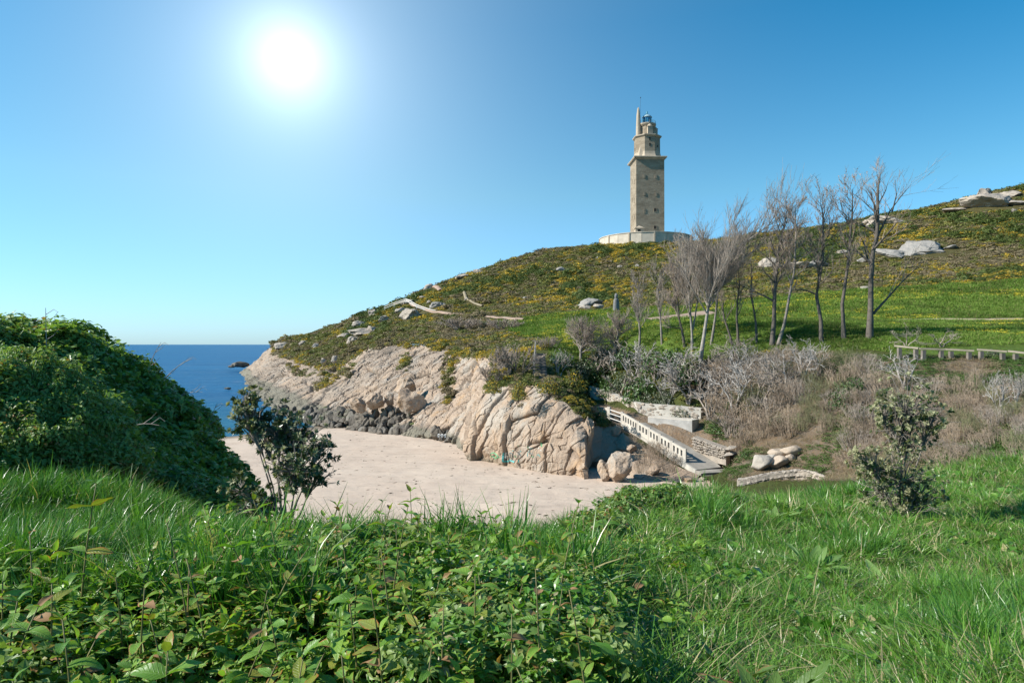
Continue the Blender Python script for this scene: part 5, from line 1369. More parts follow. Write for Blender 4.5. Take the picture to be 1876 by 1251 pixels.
# rocks and paths stay clear
CLEAR = []
for o in list(S.objects):
    if o.name.startswith('boulder') and o.location.y > 110: CLEAR.append((o.location.x, o.location.y-1, max(o.scale[0], .8)*.8))
CL_ = np.array(CLEAR)
def clear_of(P):
    k = np.ones(len(P), bool)
    for x, y, r_ in CL_: k &= (P[:, 0]-x)**2+((P[:, 1]-y)/1.6)**2 > r_*r_
    return k
paths = [o for o in S.objects if o.type == 'MESH' and o.get('kind') == 'structure' and ('path' in o.name or 'trail' in o.name)]
PP = np.concatenate([np.array([v.co[:] for v in o.data.vertices])[1::4] for o in paths]+[np.array([v.co[:] for v in o.data.vertices])[2::4] for o in paths])
def off_path(P, w=1.6):
    k = np.ones(len(P), bool)
    for i in range(0, len(P), 4000):
        D = (P[i:i+4000, None, 0]-PP[None, :, 0])**2+(P[i:i+4000, None, 1]-PP[None, :, 1])**2
        k[i:i+4000] = D.min(1) > w*w
    return k

# --- heath: gorse, dry patches, flowers
GP = [clump_mesh('gorse', [M['gorse']], 150, 1, (.13, .22), .75), clump_mesh('gorse_dark', [M['gorse_dark']], 150, 2, (.12, .22), .8),
      clump_mesh('gorse_flowering', [M['gorse'], M['gorse_flower']], 170, 3, (.11, .20), .75, weights=.34), clump_mesh('gorse_full_flower', [M['gorse'], M['gorse_flower']], 170, 4, (.11, .2), .75, weights=.62),
      clump_mesh('heath_dry', [M['gorse_dry']], 170, 5, (.08, .22), .7, ax=3.2), clump_mesh('heath_mixed', [M['gorse'], M['gorse_dry']], 150, 6, (.11, .20), .6, weights=.6)]
P, g = hill_points(47000, 84, 345, 1.35, seed=3)
rg = region(P[:, 0], P[:, 1], P[:, 2]); k = ((rg == 0) | (rg == 3)) & off_path(P) & clear_of(P); P = P[k]
px, py = proj(P[:, 0], P[:, 1], P[:, 2]); n = len(P)
q = P.copy(); q[:, 2] = 0
n1 = fbm(q/np.array([22, 34, 1]), 3, 101); n2 = fbm(q/np.array([7, 12, 1]), 3, 105); n3 = fbm(q/np.array([2.6, 4.5, 1]), 2, 109)
right = np.clip((px-1150)/500, 0, 1); left = np.clip((820-px)/150, 0, 1)
flower = n2*.62+n3*.55+.02-.12*left-.06*right+.12*np.exp(-((px-1120)/130)**2)+g.normal(size=n)*.30
dry = n1*.6+n3*.55-.02+.16*right+g.normal(size=n)*.26
dry += np.where((py > 575) & (py < 660) & (px > 800) & (px < 900), .45, 0)
idx = np.where(dry > .28, np.where(g.random(n) < .6, 4, 5), np.where(flower > .52, 3, np.where(flower > .18, 2, np.where(n1 < -.25, 1, np.where(g.random(n) < .35, 5, 0)))))
s = g.uniform(.65, 1.25, n)*np.clip(P[:, 1]/190, .62, 1.2)*np.where(idx == 1, 1.1, 1); 
s = np.where(g.random(n) < .09, s*1.7, s)
sc = np.stack([s*1.15, s*1.15, s*g.uniform(.55, .9, n)], 1)
rot = np.stack([g.normal(size=n)*.1, g.normal(size=n)*.1, g.uniform(0, 6.28, n)], 1)
P[:, 2] -= .12
scatter('gorse_heath', P, rot, sc, idx, g.random(n), GP, label='flowering gorse and heath covering the hill below the lighthouse', cat='heath')

# --- promontory and lip of the cliff
P, g = hill_points(15000, 46, 100, 1.6, -.25, .42, seed=4)
rg = region(P[:, 0], P[:, 1], P[:, 2]); px, py = proj(P[:, 0], P[:, 1], P[:, 2])
k = (rg == 3) & ~((px > 1135) & (py > 760)) & ~((px > 976) & (px < 1006) & (py > 640) & (py < 702)) & ~inpoly(px, py, LANDING)
k &= ~inpoly(px, py, [(1070,704),(1110,706),(1175,728),(1290,742),(1290,795),(1140,792),(1095,762)])
P = P[k]; px, py = px[k], py[k]; n = len(P); q = P.copy(); q[:, 2] = 0
n2 = fbm(q/np.array([3.5, 6, 1]), 3, 205)
gpix = np.where(inpoly(px, py, [(1000,600),(1290,600),(1290,745),(1090,720),(1010,690)]), 1, 0)
idx = np.where(n2 > .42, 3, np.where(n2 > .18, 2, np.where(g.random(n) < .22, 4, np.where(g.random(n) < .5, 0, 1))))
idx = np.where((gpix == 1) & (idx >= 3), 0, idx)
s = g.uniform(.30, .62, n); sc = np.stack([s*1.1, s*1.1, s*g.uniform(.5, .95, n)], 1)
rot = np.stack([g.normal(size=n)*.15, g.normal(size=n)*.15, g.uniform(0, 6.28, n)], 1)
P[:, 2] -= .06
scatter('cliff_top_gorse', P, rot, sc, idx, g.random(n), GP, label='green gorse with orange flowers over the cliff top and promontory', cat='gorse')
# fringe that hangs over the lip
P = []; g = np.random.default_rng(8)
for i in range(1, len(lip)-8):
    m_ = int(max(6, (lip[i+1]-lip[i]).length*2.4*(2 if lip[i].y < 100 else 1)))
    for _ in range(m_):
        f = g.random(); v = lip[i].lerp(lip[i+1], f); v2 = foot[i].lerp(foot[i+1], f); dn_ = (v2-v); dn_.normalize()
        v = v+dn_*g.uniform(-1.8, 1.1)*(1+max(0, v.y-90)/60); P.append((v.x, v.y, max(v.z, Hs(v.x, v.y))-.1 if False else v.z))
for pl in ([(820,648),(832,700),(822,735)], [(838,648),(818,690),(812,720)], [(905,690),(893,715)], [(948,705),(950,735)], [(745,655),(742,672)], [(560,660),(600,690)], [(590,668),(640,690)], [(650,668),(600,700),(585,712)], [(530,668),(560,690)]):
    for i in range(len(pl)-1):
        for f in np.linspace(0, 1, 26):
            a = pl[i][0]*(1-f)+pl[i+1][0]*f+g.normal()*4; b = pl[i][1]*(1-f)+pl[i+1][1]*f+g.normal()*4
            dd = (W(a, b, 10)-camv).normalized(); h_ = cliff_bvh.ray_cast(camv, dd)
            if h_[0] is not None: P.append(tuple(h_[0]-dd*.05))
P = np.array(P); n = len(P); q = P.copy(); n2 = fbm(q/3., 3, 305)
idx = np.where(n2 > .45, 3, np.where(n2 > .2, 2, np.where(n2 < -.3, 4, np.where(g.random(n) < .5, 0, 5))))
s = g.uniform(.35, .75, n)*np.clip(P[:, 1]/95, .55, 1.5); sc = np.stack([s, s, s*g.uniform(.6, 1, n)], 1)
rot = np.stack([g.normal(size=n)*.3, g.normal(size=n)*.3, g.uniform(0, 6.28, n)], 1)
scatter('cliff_lip_gorse', P, rot, sc, idx, g.random(n), GP, label='fringe of gorse and dry heath hanging over the cliff lip', cat='gorse')

# --- grass
def grass_mesh(name, mat, n, seed, h=(.14, .34), w=(.004, .008), spread=.13, bend=.5, seg=3, lean=(0, 0)):
    g = np.random.default_rng(seed)
    a = g.uniform(0, 6.283, n); rr = np.sqrt(g.random(n))*spread; bx, by = rr*np.cos(a), rr*np.sin(a)
    hh = g.uniform(h[0], h[1], n); ww = g.uniform(w[0], w[1], n); da = a+g.normal(size=n)*.9; be = np.abs(g.normal(size=n))*bend+.15
    dx, dy = np.cos(da)+lean[0], np.sin(da)+lean[1]; sa = g.uniform(0, 6.283, n); sx, sy = np.cos(sa), np.sin(sa)
    rows = []
    for k in range(seg+1):
        t = k/seg; z = hh*(t-.30*be*t*t); o = hh*be*t**1.8; wd = ww*(1-t**1.6)+.0006
        cx_, cy_ = bx+dx*o, by+dy*o
        rows.append(np.stack([np.stack([cx_-sx*wd, cy_-sy*wd, z], 1), np.stack([cx_+sx*wd, cy_+sy*wd, z], 1)], 1))
    V = np.stack(rows, 1).reshape(-1, 3); st = 2*(seg+1)
    b = (np.arange(n)*st)[:, None]; fq = np.concatenate([b+np.array([2*k, 2*k+1, 2*k+3, 2*k+2]) for k in range(seg)])
    return mesh_np(name, V, fq, mat, True, {'rnd': np.repeat(g.random(n), st)})
M['grass'] = leaf_mat('fresh_grass', (.055, .170, .016), (.170, .300, .042), transl=.32, rough=.36, spec=.5, dry=((.38, .33, .17), .16))
M['grass_deep'] = leaf_mat('deep_green_grass', (.045, .150, .018), (.130, .270, .042), transl=.32, rough=.34, spec=.5, dry=((.34, .30, .14), .06))
M['grass_far'] = leaf_mat('meadow_grass', (.095, .170, .026), (.185, .260, .050), transl=.2, rough=.7, spec=.15, dry=((.24, .21, .09), .10))
M['grass_tan'] = leaf_mat('dry_grass', (.20, .155, .10), (.34, .27, .17), transl=.2, rough=.8, spec=.1)
M['ivy'] = leaf_mat('slope_greens', (.040, .080, .018), (.085, .14, .030), transl=.2, rough=.6, spec=.2)
# meadow
M['grass_far2'] = leaf_mat('rank_meadow_grass', (.070, .125, .022), (.13, .19, .035), transl=.2, rough=.7, spec=.15, dry=((.22, .17, .08), .25))
FG = [grass_mesh('meadow_tuft', M['grass_far'] if s < 2 else M['grass_far2'], 60, 11+s, (.12, .34), (.02, .04), .75, .7, 2) for s in range(3)]
P, g = hill_points(26000, 54, 170, 1.7, -.05, .85, seed=6)
rg = region(P[:, 0], P[:, 1], P[:, 2]); P = P[(rg == 1) & off_path(P, 1.2) & clear_of(P)]; n = len(P)
s = np.clip(P[:, 1]/85, .75, 1.8)*g.uniform(.7, 1.2, n)
scatter('meadow_grass', P, np.stack([g.normal(size=n)*.08, g.normal(size=n)*.08, g.uniform(0, 6.28, n)], 1), np.stack([s, s, s*g.uniform(.4, 1.3, n)], 1), np.where(fbm(P*np.array([.22, .13, 0]), 3, 402)+g.normal(size=n)*.2 > .18, 2, g.integers(0, 2, n)), g.random(n), FG, label='bright green meadow grass behind and under the bare trees', cat='grass')
FL = [clump_mesh('flower_patch', [M['daffodil']], 26, 31+s, (.05, .09), .35, shell=.1) for s in range(2)]
P, g = hill_points(9000, 56, 165, 1.5, -.05, .85, seed=7)
rg = region(P[:, 0], P[:, 1], P[:, 2]); q = P.copy(); q[:, 2] = 0; nn_ = fbm(q/np.array([10, 7, 1]), 3, 401); px, py = proj(P[:, 0], P[:, 1], P[:, 2])
band = np.exp(-((py-(545-(px-1500)*.045))/14)**2)*.5+np.exp(-((py-612)/12)**2)*.3*(px < 1150)
P = P[(rg == 1) & off_path(P, 1.2) & (nn_+band > .30)]; n = len(P); s = g.uniform(.35, .9, n)*np.clip(P[:, 1]/95, .6, 1.5); P[:, 2] += .2
scatter('meadow_flowers', P, np.stack([P[:, 0]*0, P[:, 0]*0, g.uniform(0, 6.28, n)], 1), np.stack([s]*3, 1), g.integers(0, 2, n), g.random(n), FL, label='small yellow flowers scattered in drifts over the meadow', cat='flowers')
# scrub slope: dry grass and green creepers
DG = [grass_mesh('dry_tuft', M['grass_tan'], 55, 21+s, (.10, .32), (.006, .012), .35, .7, 2) for s in range(2)]+[clump_mesh('creeper', [M['ivy']], 120, 23, (.06, .12), .35, shell=.2), clump_mesh('creeper_dry', [M['ivy'], M['gorse_dry']], 120, 24, (.06, .12), .4, shell=.2, weights=.6)]
P, g = hill_points(17000, 27, 68, 1.6, .20, .85, seed=9)
rg = region(P[:, 0], P[:, 1], P[:, 2]); q = P.copy(); q[:, 2] = 0; nn_ = fbm(q/np.array([4, 4, 1]), 3, 501); px, py = proj(P[:, 0], P[:, 1], P[:, 2])
nn_ = nn_+.14+.45*(py < 705)*(px > 1450)+.35*((px < 1380) & (py > 770))+.3*(py > 815)*(px > 1480)
k = (rg == 2) & ((nn_ > .05) | (g.random(len(P)) < .6)); P = P[k]; nn_ = nn_[k]; n = len(P)
idx = np.where(nn_ > .42, 2, np.where(nn_ > .22, 3, g.integers(0, 2, n)))
s = g.uniform(.5, 1.0, n)*np.where(idx >= 2, .6, 1); P[:, 2] -= .02
scatter('slope_undergrowth', P, np.stack([g.normal(size=n)*.2, g.normal(size=n)*.2, g.uniform(0, 6.28, n)], 1), np.stack([s, s, s*g.uniform(.5, 1, n)], 1), idx, g.random(n), DG, label='dry grass and green creepers on the bare scrub slope', cat='undergrowth')

# --- weed and shell fragments washed up on the sand
M['wrack'] = flat('dried_weed', (.10, .075, .05), .9, .1, .3, 3)
g = np.random.default_rng(41); n = 1500; y = 30*(92/30)**g.random(n); u = g.uniform(-.34, .30, n); x = u*y
ld = inpoly(x, y, LANDPOLY); band = np.abs(((y+x*.9+fbm(np.stack([x/9, y/9, x*0], 1), 3, 43)*5) % 11)-5.5) < 1.1
k = ~ld & (band | (g.random(n) < .22)); x, y = x[k], y[k]; n = len(x)
WR = [clump_mesh('wrack', [M['wrack']], 9, 51+s, (.25, .6), .25, shell=.1) for s in range(3)]
s = g.uniform(.03, .13, n); P = np.stack([x, y, SANDZ(x, y)], 1)
scatter('beach_wrack', P, np.stack([x*0, x*0, g.uniform(0, 6.28, n)], 1), np.stack([s*2, s, s], 1), g.integers(0, 3, n), g.random(n), WR, label='dark scraps of dried weed strewn in lines over the sand', cat='seaweed')

# --- near bank: bramble
M['bramble'] = leaf_mat('bramble_leaf', (.070, .150, .032), (.215, .320, .072), transl=.38, rough=.38, spec=.5, dry=((.19, .095, .035), .04))
M['bramble_l'] = leaf_mat('sunlit_young_bramble_leaf', (.105, .190, .038), (.26, .34, .10), transl=.38, rough=.5, spec=.5, dry=((.30, .17, .06), .08))  # paler leaf; on mound and crest its colour stands in for sunlight
def leafclump(name, mat, n, seed, size=(.022, .04), flat_=.6, shell=.45):
    """leaves with a fold along the midrib, in a low dome of radius 1 (sizes are in the dome's units)"""
    g = np.random.default_rng(seed)
    d = g.normal(size=(n, 3)); d[:, 2] = np.abs(d[:, 2]); d /= np.linalg.norm(d, axis=1)[:, None]
    c = d*(shell+(1-shell)*g.random(n)**.6)[:, None]*(1+.25*vnoise(d*2.5+seed, seed))[:, None]; c[:, 2] *= flat_
    s = g.uniform(*size, n)[:, None]; nr = d*.6+np.array([0, 0, .7])+g.normal(size=(n, 3))*.5; nr /= np.linalg.norm(nr, axis=1)[:, None]
    t = np.cross(nr, g.normal(size=(n, 3))); t /= np.linalg.norm(t, axis=1)[:, None]; b = np.cross(nr, t)
    pts = [c-t*s*1.3, c-t*s*.3+b*s*.72+nr*s*.18, c+t*s*1.35-nr*s*.2, c-t*s*.3-b*s*.72+nr*s*.18, c-t*s*.3, ]
    V = np.stack(pts, 1).reshape(-1, 3); bi = (np.arange(n)*5)[:, None]
    f = np.concatenate([bi+np.array(q) for q in ((0, 4, 1), (4, 2, 1), (0, 3, 4), (3, 2, 4))])
    return mesh_np(name, V, f, mat, False, {'rnd': np.repeat(g.random(n), 5)})
BR = [leafclump('bramble', M['bramble'], 250, 1, (.08, .17)), leafclump('bramble', M['bramble'], 230, 2, (.07, .18), .8), leafclump('bramble_sunlit', M['bramble_l'], 220, 3, (.07, .15), 1.0)]
g = np.random.default_rng(12)
def near_points(n, fn, seed, y0=2, y1=26, pw=1.0, um=1.05):
    g = np.random.default_rng(seed); y = y0*(y1/y0)**g.random(n)**(1/pw); x = g.uniform(-um, um, n)*(y*.76+.6); z = HN(x, y)
    px, py = proj(x, y, z); k = (px > -160) & (px < 2040) & fn(px, py, y); return np.stack([x, y, z], 1)[k], g
BANK = [(-400,560),(0,580),(70,575),(130,585),(215,618),(280,670),(340,735),(400,800),(455,865),(505,960),(400,950),(350,920),(285,890),(160,872),(80,860),(-400,850)]
P, g = near_points(13000, lambda px, py, y: inpoly(px, py, BANK) & (y > 6.5) & (y < 20), 13, 6.5, 20)
n = len(P); px, py = proj(P[:, 0], P[:, 1], P[:, 2])
mound = np.exp(-(((P[:, 0]+6.15)/1.4)**2+((P[:, 1]-9.0)/1.4)**2))
q = P.copy(); q[:, 2] = 0; pale_leaf = mound*1.1+np.clip((720-py)/100, 0, .6)*(px < 360)+fbm(q/.9, 3, 77)*.6+g.normal(size=n)*.2  # high values take the paler leaf, painting sun on mound and crest
idx = np.where(pale_leaf > .5, 2, g.integers(0, 2, n)); s = g.uniform(.18, .42, n)*np.clip(P[:, 1]/12, .7, 1.25)
P[:, 2] += g.uniform(-.08, .20, n)+np.clip(fbm(q/.8, 3, 78), -.4, 1)*.34
scatter('bramble_bank', P, np.stack([g.normal(size=n)*.3, g.normal(size=n)*.3, g.uniform(0, 6.28, n)], 1), np.stack([s, s, s], 1), idx, g.random(n), BR, label='dense dark bramble thicket covering the bank on the left', cat='brambles')
# upright shoots added on mound and crest, sunlight put into their pale green
P, g = near_points(16000, lambda px, py, y: inpoly(px, py, BANK) & (y > 6.5) & (y < 18), 27, 6.5, 18); q = P.copy(); q[:, 2] = 0
mound = np.exp(-(((P[:, 0]+6.15)/1.25)**2+((P[:, 1]-8.9)/1.2)**2)); px, py = proj(P[:, 0], P[:, 1], P[:, 2])
k = (g.random(len(P)) < mound*1.3) | ((g.random(len(P)) < .10) & (fbm(q/1.3, 3, 79) > .1)); P = P[k][:900]; n = len(P); s = g.uniform(.10, .17, n)
P[:, 2] += g.uniform(.08, .30, n)
scatter('bramble_shoots', P, np.stack([g.normal(size=n)*.3, g.normal(size=n)*.3, g.uniform(0, 6.28, n)], 1), np.stack([s, s, s*g.uniform(1.2, 2.6, n)], 1), np.full(n, 2), g.random(n), BR, label='upright bramble shoots in sun-pale green on the mound and bank', cat='brambles')
# bare canes sticking out of the brambles
for i, (px, py, d, ln, a) in enumerate(((280,700,15,1.1,.5),(305,690,15.2,.9,.15),(262,672,15,.8,.9),(205,790,11.5,.9,.05),(375,800,16,.7,1.0),(85,640,13,.7,1.4))):
    p = W(px, py, d); p.z = HNs(p.x, p.y)+.1; m = MB(); pts = []
    for k in range(7):
        t = k/6; pts.append(Vector((ln*t*math.cos(a), -.2*t, ln*(t*math.sin(a)*1.2+.35*t-.45*t*t)+.25*t)))
    m.tube(pts, [.013-.0015*k for k in range(7)], 5)
    for k in (2, 4, 5):
        m.tube([pts[k], pts[k]+Vector((.12, .05, .10)), pts[k]+Vector((.22, .02, .04 if k % 2 else .2))], [.007, .005, .003], 4)
    o = m.build('bramble_cane', M['twig_white'], None); o.location = p
    tag(o, ['long pale bare cane arching out of the bramble bank over the sea','second bare cane just right of the long pale one','bare cane rising from the bramble crest against the sea','pale cane lying across the dark bramble face','small bare cane low on the bramble edge','upright bare twig on the bramble crest at the left'][i], 'cane', 'bare canes in the brambles')

# --- near grass
NG = [grass_mesh('grass_tuft', M['grass'], 46, 41+s, (.08, .26), (.003, .0075), .13, 1.0, 3) for s in range(3)]+[grass_mesh('tall_tuft', M['grass_deep'], 50, 45+s, (.22, .48), (.004, .0075), .12, .55, 4, (.35, 0)) for s in range(2)]+[grass_mesh('rank_tuft', M['grass_deep'], 40, 48, (.16, .34), (.006, .011), .13, .8, 4), grass_mesh('dry_tuft', M['grass_tan'], 26, 49, (.06, .22), (.003, .006), .14, 1.2, 3)]
LEAFZONE = [(-300,1015),(240,1000),(330,955),(520,945),(640,935),(760,952),(930,965),(1060,958),(1105,985),(1125,1060),(1090,1140),(1120,1300),(1150,1600),(-700,1600)]
def in_grass(px, py, y):
    return ~inpoly(px, py, BANK) & np.where(px > 1000, ~inpoly(px, py, LEAFZONE), (y < 9.5) & (px < 560) & (y > zone(px)-.1))
def zone(px): return np.interp(px, [-300, 240, 330, 520, 930, 1130, 1160], [4.1, 4.3, 4.8, 6.4, 7.2, 7.4, 6.0])
P, g = near_points(24000, in_grass, 14, 2.0, 27, 1.15)
n = len(P); px, py = proj(P[:, 0], P[:, 1], P[:, 2]); q = P.copy(); q[:, 2] = 0; n2 = fbm(q/np.array([1.6, 1.6, 1]), 3, 601)
leftg = px < 600
idx = np.where(leftg, g.integers(3, 6, n), np.where(n2 > .38, g.integers(3, 6, n), g.integers(0, 3, n)))
s_l = .72+.5*np.clip(.5+fbm(q/.7, 2, 613)*.8, 0, 1)
idx = np.where((g.random(n) < np.clip(.14+.30*fbm(q/.8, 3, 611), 0, .4)) & ~leftg, 6, idx)
s = s_l*g.uniform(.6, 1.3, n)*np.clip(P[:, 1]/9, .85, 1.35)*np.where(leftg, .8, 1)*np.where((~leftg) & (idx >= 3), .8, 1)
P[:, 2] -= .01
scatter('bank_grass', P, np.stack([g.normal(size=n)*.22, g.normal(size=n)*.22+.12, g.uniform(0, 6.28, n)], 1), np.stack([s, s, s*g.uniform(.6, 1.05, n)], 1), idx, g.random(n), NG, label='lush long green grass over the near bank', cat='grass')
# broad-leaved weeds among the grass
WD = [leafclump('weed', M['grass'], 26, 71, (.16, .34), .5, .1), leafclump('weed', M['grass_deep'], 22, 72, (.2, .42), .45, .1)]
P, g = near_points(4200, lambda px, py, y: (px > 1120) & ~inpoly(px, py, LEAFZONE), 24, 2.4, 24, 1.1); q = P.copy(); q[:, 2] = 0
P = P[fbm(q/1.2, 3, 615) > .12]; n = len(P); s = g.uniform(.08, .20, n)*np.clip(P[:, 1]/9, .9, 1.4); P[:, 2] += .02
scatter('grass_weeds', P, np.stack([g.normal(size=n)*.25, g.normal(size=n)*.25, g.uniform(0, 6.28, n)], 1), np.stack([s, s, s*1.3], 1), g.integers(0, 2, n), g.random(n), WD, label='small broad-leaved weeds scattered through the near grass', cat='weeds')
# grass fringe at the edge over the sand
P, g = near_points(6000, lambda px, py, y: (px > 560) & (px < 1120) & (y > 6.2) & (y < 10.5), 15, 6.2, 10.5); n = len(P)
P = P[:700]; n = len(P); s = g.uniform(.6, 1.0, n)
scatter('edge_grass', P, np.stack([g.normal(size=n)*.2, g.normal(size=n)*.2, g.uniform(0, 6.28, n)], 1), np.stack([s, s, s], 1), g.integers(3, 6, n), g.random(n), NG, label='tall grass blades at the edge of the bank against the sand', cat='grass')

# --- low shrubby edge between sand and grass on the right (small dark leaves)
ED = [leafclump('edge_bush', M['bramble'], 200, 7, (.08, .14), .8), leafclump('edge_bush', M['bramble_l'], 200, 8, (.08, .13), .8)]
P, g = near_points(9000, lambda px, py, y: inpoly(px, py, [(1030,975),(1075,935),(1130,905),(1200,880),(1245,878),(1255,905),(1215,935),(1160,965),(1110,1000)]), 16, 7, 17); n = len(P); P = P[:600]; n = len(P)
s = g.uniform(.16, .32, n); P[:, 2] += g.uniform(0, .12, n)
scatter('edge_shrubbery', P, np.stack([g.normal(size=n)*.3, g.normal(size=n)*.3, g.uniform(0, 6.28, n)], 1), np.stack([s, s, s], 1), np.where(g.random(n) < .3, 1, 0), g.random(n), ED, label='low dark leafy scrub along the bank edge above the sand', cat='undergrowth')

# ---------------------------------------------------------------- broad-leaved plants in the foreground
def leaf_v(L, Wd, fold, curl, wave, r, nu=7, nv=4, base=.0):
    V, E, LU, LV = [], [], [], []
    for i in range(nu+1):
        u = i/nu; hw = Wd/2*(math.sin(math.pi*min(1, u*.93+.04)**.78)**.8)*(1-.15*u)
        for j in range(nv+1):
            v = j/nv*2-1; x = hw*v
            a = curl*u; yy = L*(math.sin(a)/curl if abs(curl) > .01 else u); z = -L*((1-math.cos(a))/curl if abs(curl) > .01 else 0)
            z += abs(x)*fold+wave*Wd*math.sin(u*9+j*2.0+wave*40)*abs(v)**1.5
            LU.append(u); LV.append(v); V.append((x, yy, z)); E.append(max(abs(v)**2.2, (u-.55)*1.9 if u > .55 else 0) if hw > 0 else 1)
    q = [(i*(nv+1)+j, i*(nv+1)+j+1, (i+1)*(nv+1)+j+1, (i+1)*(nv+1)+j) for i in range(nu) for j in range(nv)]
    return V, q, E, LU, LV
M['leaf'] = leaf_mat('broad_green_leaf', (.075, .195, .022), (.240, .385, .052), vein=True, edge=(.46, .20, .07), transl=.36, rough=.42, spec=.45)
M['leaf_y'] = leaf_mat('yellowing_leaf', (.18, .23, .03), (.34, .32, .06), vein=True, edge=(.42, .14, .045), transl=.35, rough=.4, spec=.4)
M['leaf_brown'] = leaf_mat('withered_leaf', (.16, .085, .04), (.30, .18, .09), transl=.2, rough=.7, spec=.2)
M['leaf_bump'] = M['leaf']
M['stem'] = flat('green_brown_stem', (.14, .13, .045), .6, .3, .3, 8)
M['stem_red'] = flat('tan_stem', (.26, .17, .08), .6, .3, .3, 8)
r = random.Random(91)
LEAVES = []; LEAF_RAW = []
for i in range(10):
    raw = leaf_v(1.0, r.uniform(.40, .52), r.uniform(.05, .45), r.uniform(.2, 1.2), r.uniform(.02, .07), r); LEAF_RAW.append(raw)
    mt = M['leaf'] if i < 7 else (M['leaf_y'] if i < 9 else M['leaf_brown'])
    LEAVES.append(mesh_np('leaf', np.array(raw[0]), np.array(raw[1]), mt, True, {'edge': np.array(raw[2]), 'lu': np.array(raw[3]), 'lv': np.array(raw[4]), 'rnd': np.full(len(raw[0]), r.random())}))
def plant_shape(r, h, nodes, droop=.25, lean=None):
    """stem points and a list of (matrix, size) for its leaves"""
    la = r.uniform(0, 6.28); lm = r.uniform(.05, .45) if lean is None else lean; pts = []
    for k in range(7):
        t = k/6; pts.append(Vector((math.cos(la)*lm*h*t**1.6, math.sin(la)*lm*h*t**1.6, h*t*(1-.12*lm*t))))
    lv = []; tw = r.uniform(0, 6.28)
    for k in range(nodes):
        t = .22+.78*k/(nodes-1); i = min(5, int(t*6)); f = t*6-i; p = pts[i].lerp(pts[i+1], f); ax = (pts[i+1]-pts[i]).normalized()
        sz = (1.0 if t < .8 else 1.0-(t-.8)*2.2)*r.uniform(.8, 1.15)
        for s in (0, math.pi):
            if r.random() < .08: continue
            a = tw+s+r.uniform(-.3, .3); up = r.uniform(.05, .55)+(.5 if t > .9 else 0)-droop*(1-t)
            d = Vector((math.cos(a)*math.cos(up), math.sin(a)*math.cos(up), math.sin(up)))
            x = d.cross(Vector((0, 0, 1))).normalized(); z = x.cross(d); roll = r.uniform(-.5, .5)
            x2 = x*math.cos(roll)+z*math.sin(roll); z2 = x2.cross(d)
            Mx = Matrix((x2, d, z2)).transposed().to_4x4(); Mx.translation = p; lv.append((Mx, sz))
        tw += math.pi/2+r.uniform(-.25, .25)
    return pts, lv
LEAF_MIX = [0, 1, 2, 3, 4, 5, 6]*3+[7, 8, 7, 9]
def leafy_plant(x, y, h, nodes, lsz, label, group, seed, lean=None, mix=LEAF_MIX, z=None, stem='stem'):
    r = random.Random(seed); pts, lv = plant_shape(r, h, nodes, lean=lean)
    t = empty('leafy_plant', (x, y, (HNs(x, y) if z is None else z)-.03), label, 'plant', group)
    m = MB(); m.tube(pts, [.0075-.0008*k for k in range(7)], 6); m.build('stem', M[stem], t, True)
    for Mx, sz in lv:
        o = obj('leaf', LEAVES[r.choice(mix)], t); s_ = lsz*sz; o.matrix_basis = Mx @ Matrix.Scale(s_, 4)
    return t
# individual plants that stand out
SPECIAL = [ # px,py of the foot, d, height, nodes, leaf, lean, label
 (342,1075,3.9,.56,6,.115,.03,'tall straight leafy stem with rust-tipped top leaves standing above the grass'),
 (560,1040,4.4,.58,6,.13,.25,'leafy plant with a bright green rosette top before the dark left shrub'),
 (700,1060,4.5,.50,6,.12,.35,'leaning leafy plant with a long bare tan stem in the middle of the foreground'),
 (760,1010,6.0,.60,6,.11,.1,'leafy plant whose top stands against the sand at the bank edge'),
 (640,1200,2.55,.42,5,.12,.5,'leafy plant with pale pinnate-looking top at the bottom centre'),
 (250,1210,2.7,.50,6,.115,.1,'upright leafy stem with silvery lit leaves at the lower left'),
 (820,1200,2.8,.5,6,.12,.6,'leaning leafy sprig with brown-edged leaves crossing the dark hollow'),
 (120,1130,3.3,.46,5,.12,.3,'leafy plant with withering rusty leaves at the left edge of the patch'),
]
for i, (px, py, d, h, nd, ls, ln, lb) in enumerate(SPECIAL):
    p = W(px, py, d); leafy_plant(p.x, p.y, h, nd, ls, lb, 'leafy plants that stand out of the patch', 700+i, ln, mix=LEAF_MIX if i not in (0, 7) else [7, 8, 7, 0, 1, 8, 9], stem='stem' if i % 2 else 'stem_red')
r = random.Random(17); cnt = 0; spots = []
def zone(px): return np.interp(px, [-300, 240, 330, 520, 930, 1130, 1160], [4.1, 4.3, 4.8, 6.4, 7.2, 7.4, 6.0])
tries = 0
while cnt < 215 and tries < 20000:
    tries += 1
    y = 2.45*(7.4/2.45)**r.random(); x = r.uniform(-.80, .16)*y+r.uniform(-.25, .1); px = CX+F*x/y
    if y > zone(px) or (px > 1110 and y < 5): continue
    if y < 3.25 and 470 < px < 1070 and r.random() < .72: continue
    mn_ = .13+.028*y
    if any((x-a)**2+(y-b)**2 < mn_*mn_ for a, b in spots): continue
    spots.append((x, y)); cnt += 1
    hf = .7 if y < 2.8 else 1.15 if y < 4.6 else 1.0
    h = r.uniform(.30, .62)*hf*(1.3 if r.random() < .12 else 1)
    where = 'at the left' if px < 380 else 'in the middle' if px < 760 else 'at the right'
    dist = 'nearest the camera' if y < 2.9 else 'in mid patch' if y < 4.4 else 'toward the bank edge'
    leafy_plant(x, y, h, r.choice((5, 6, 6, 7)), r.uniform(.085, .18), 'leafy plant with rusty leaf edges, %s of the foreground, %s' % (where, dist), 'green leafy plants of the foreground patch, '+where+', '+dist, 1000+cnt)
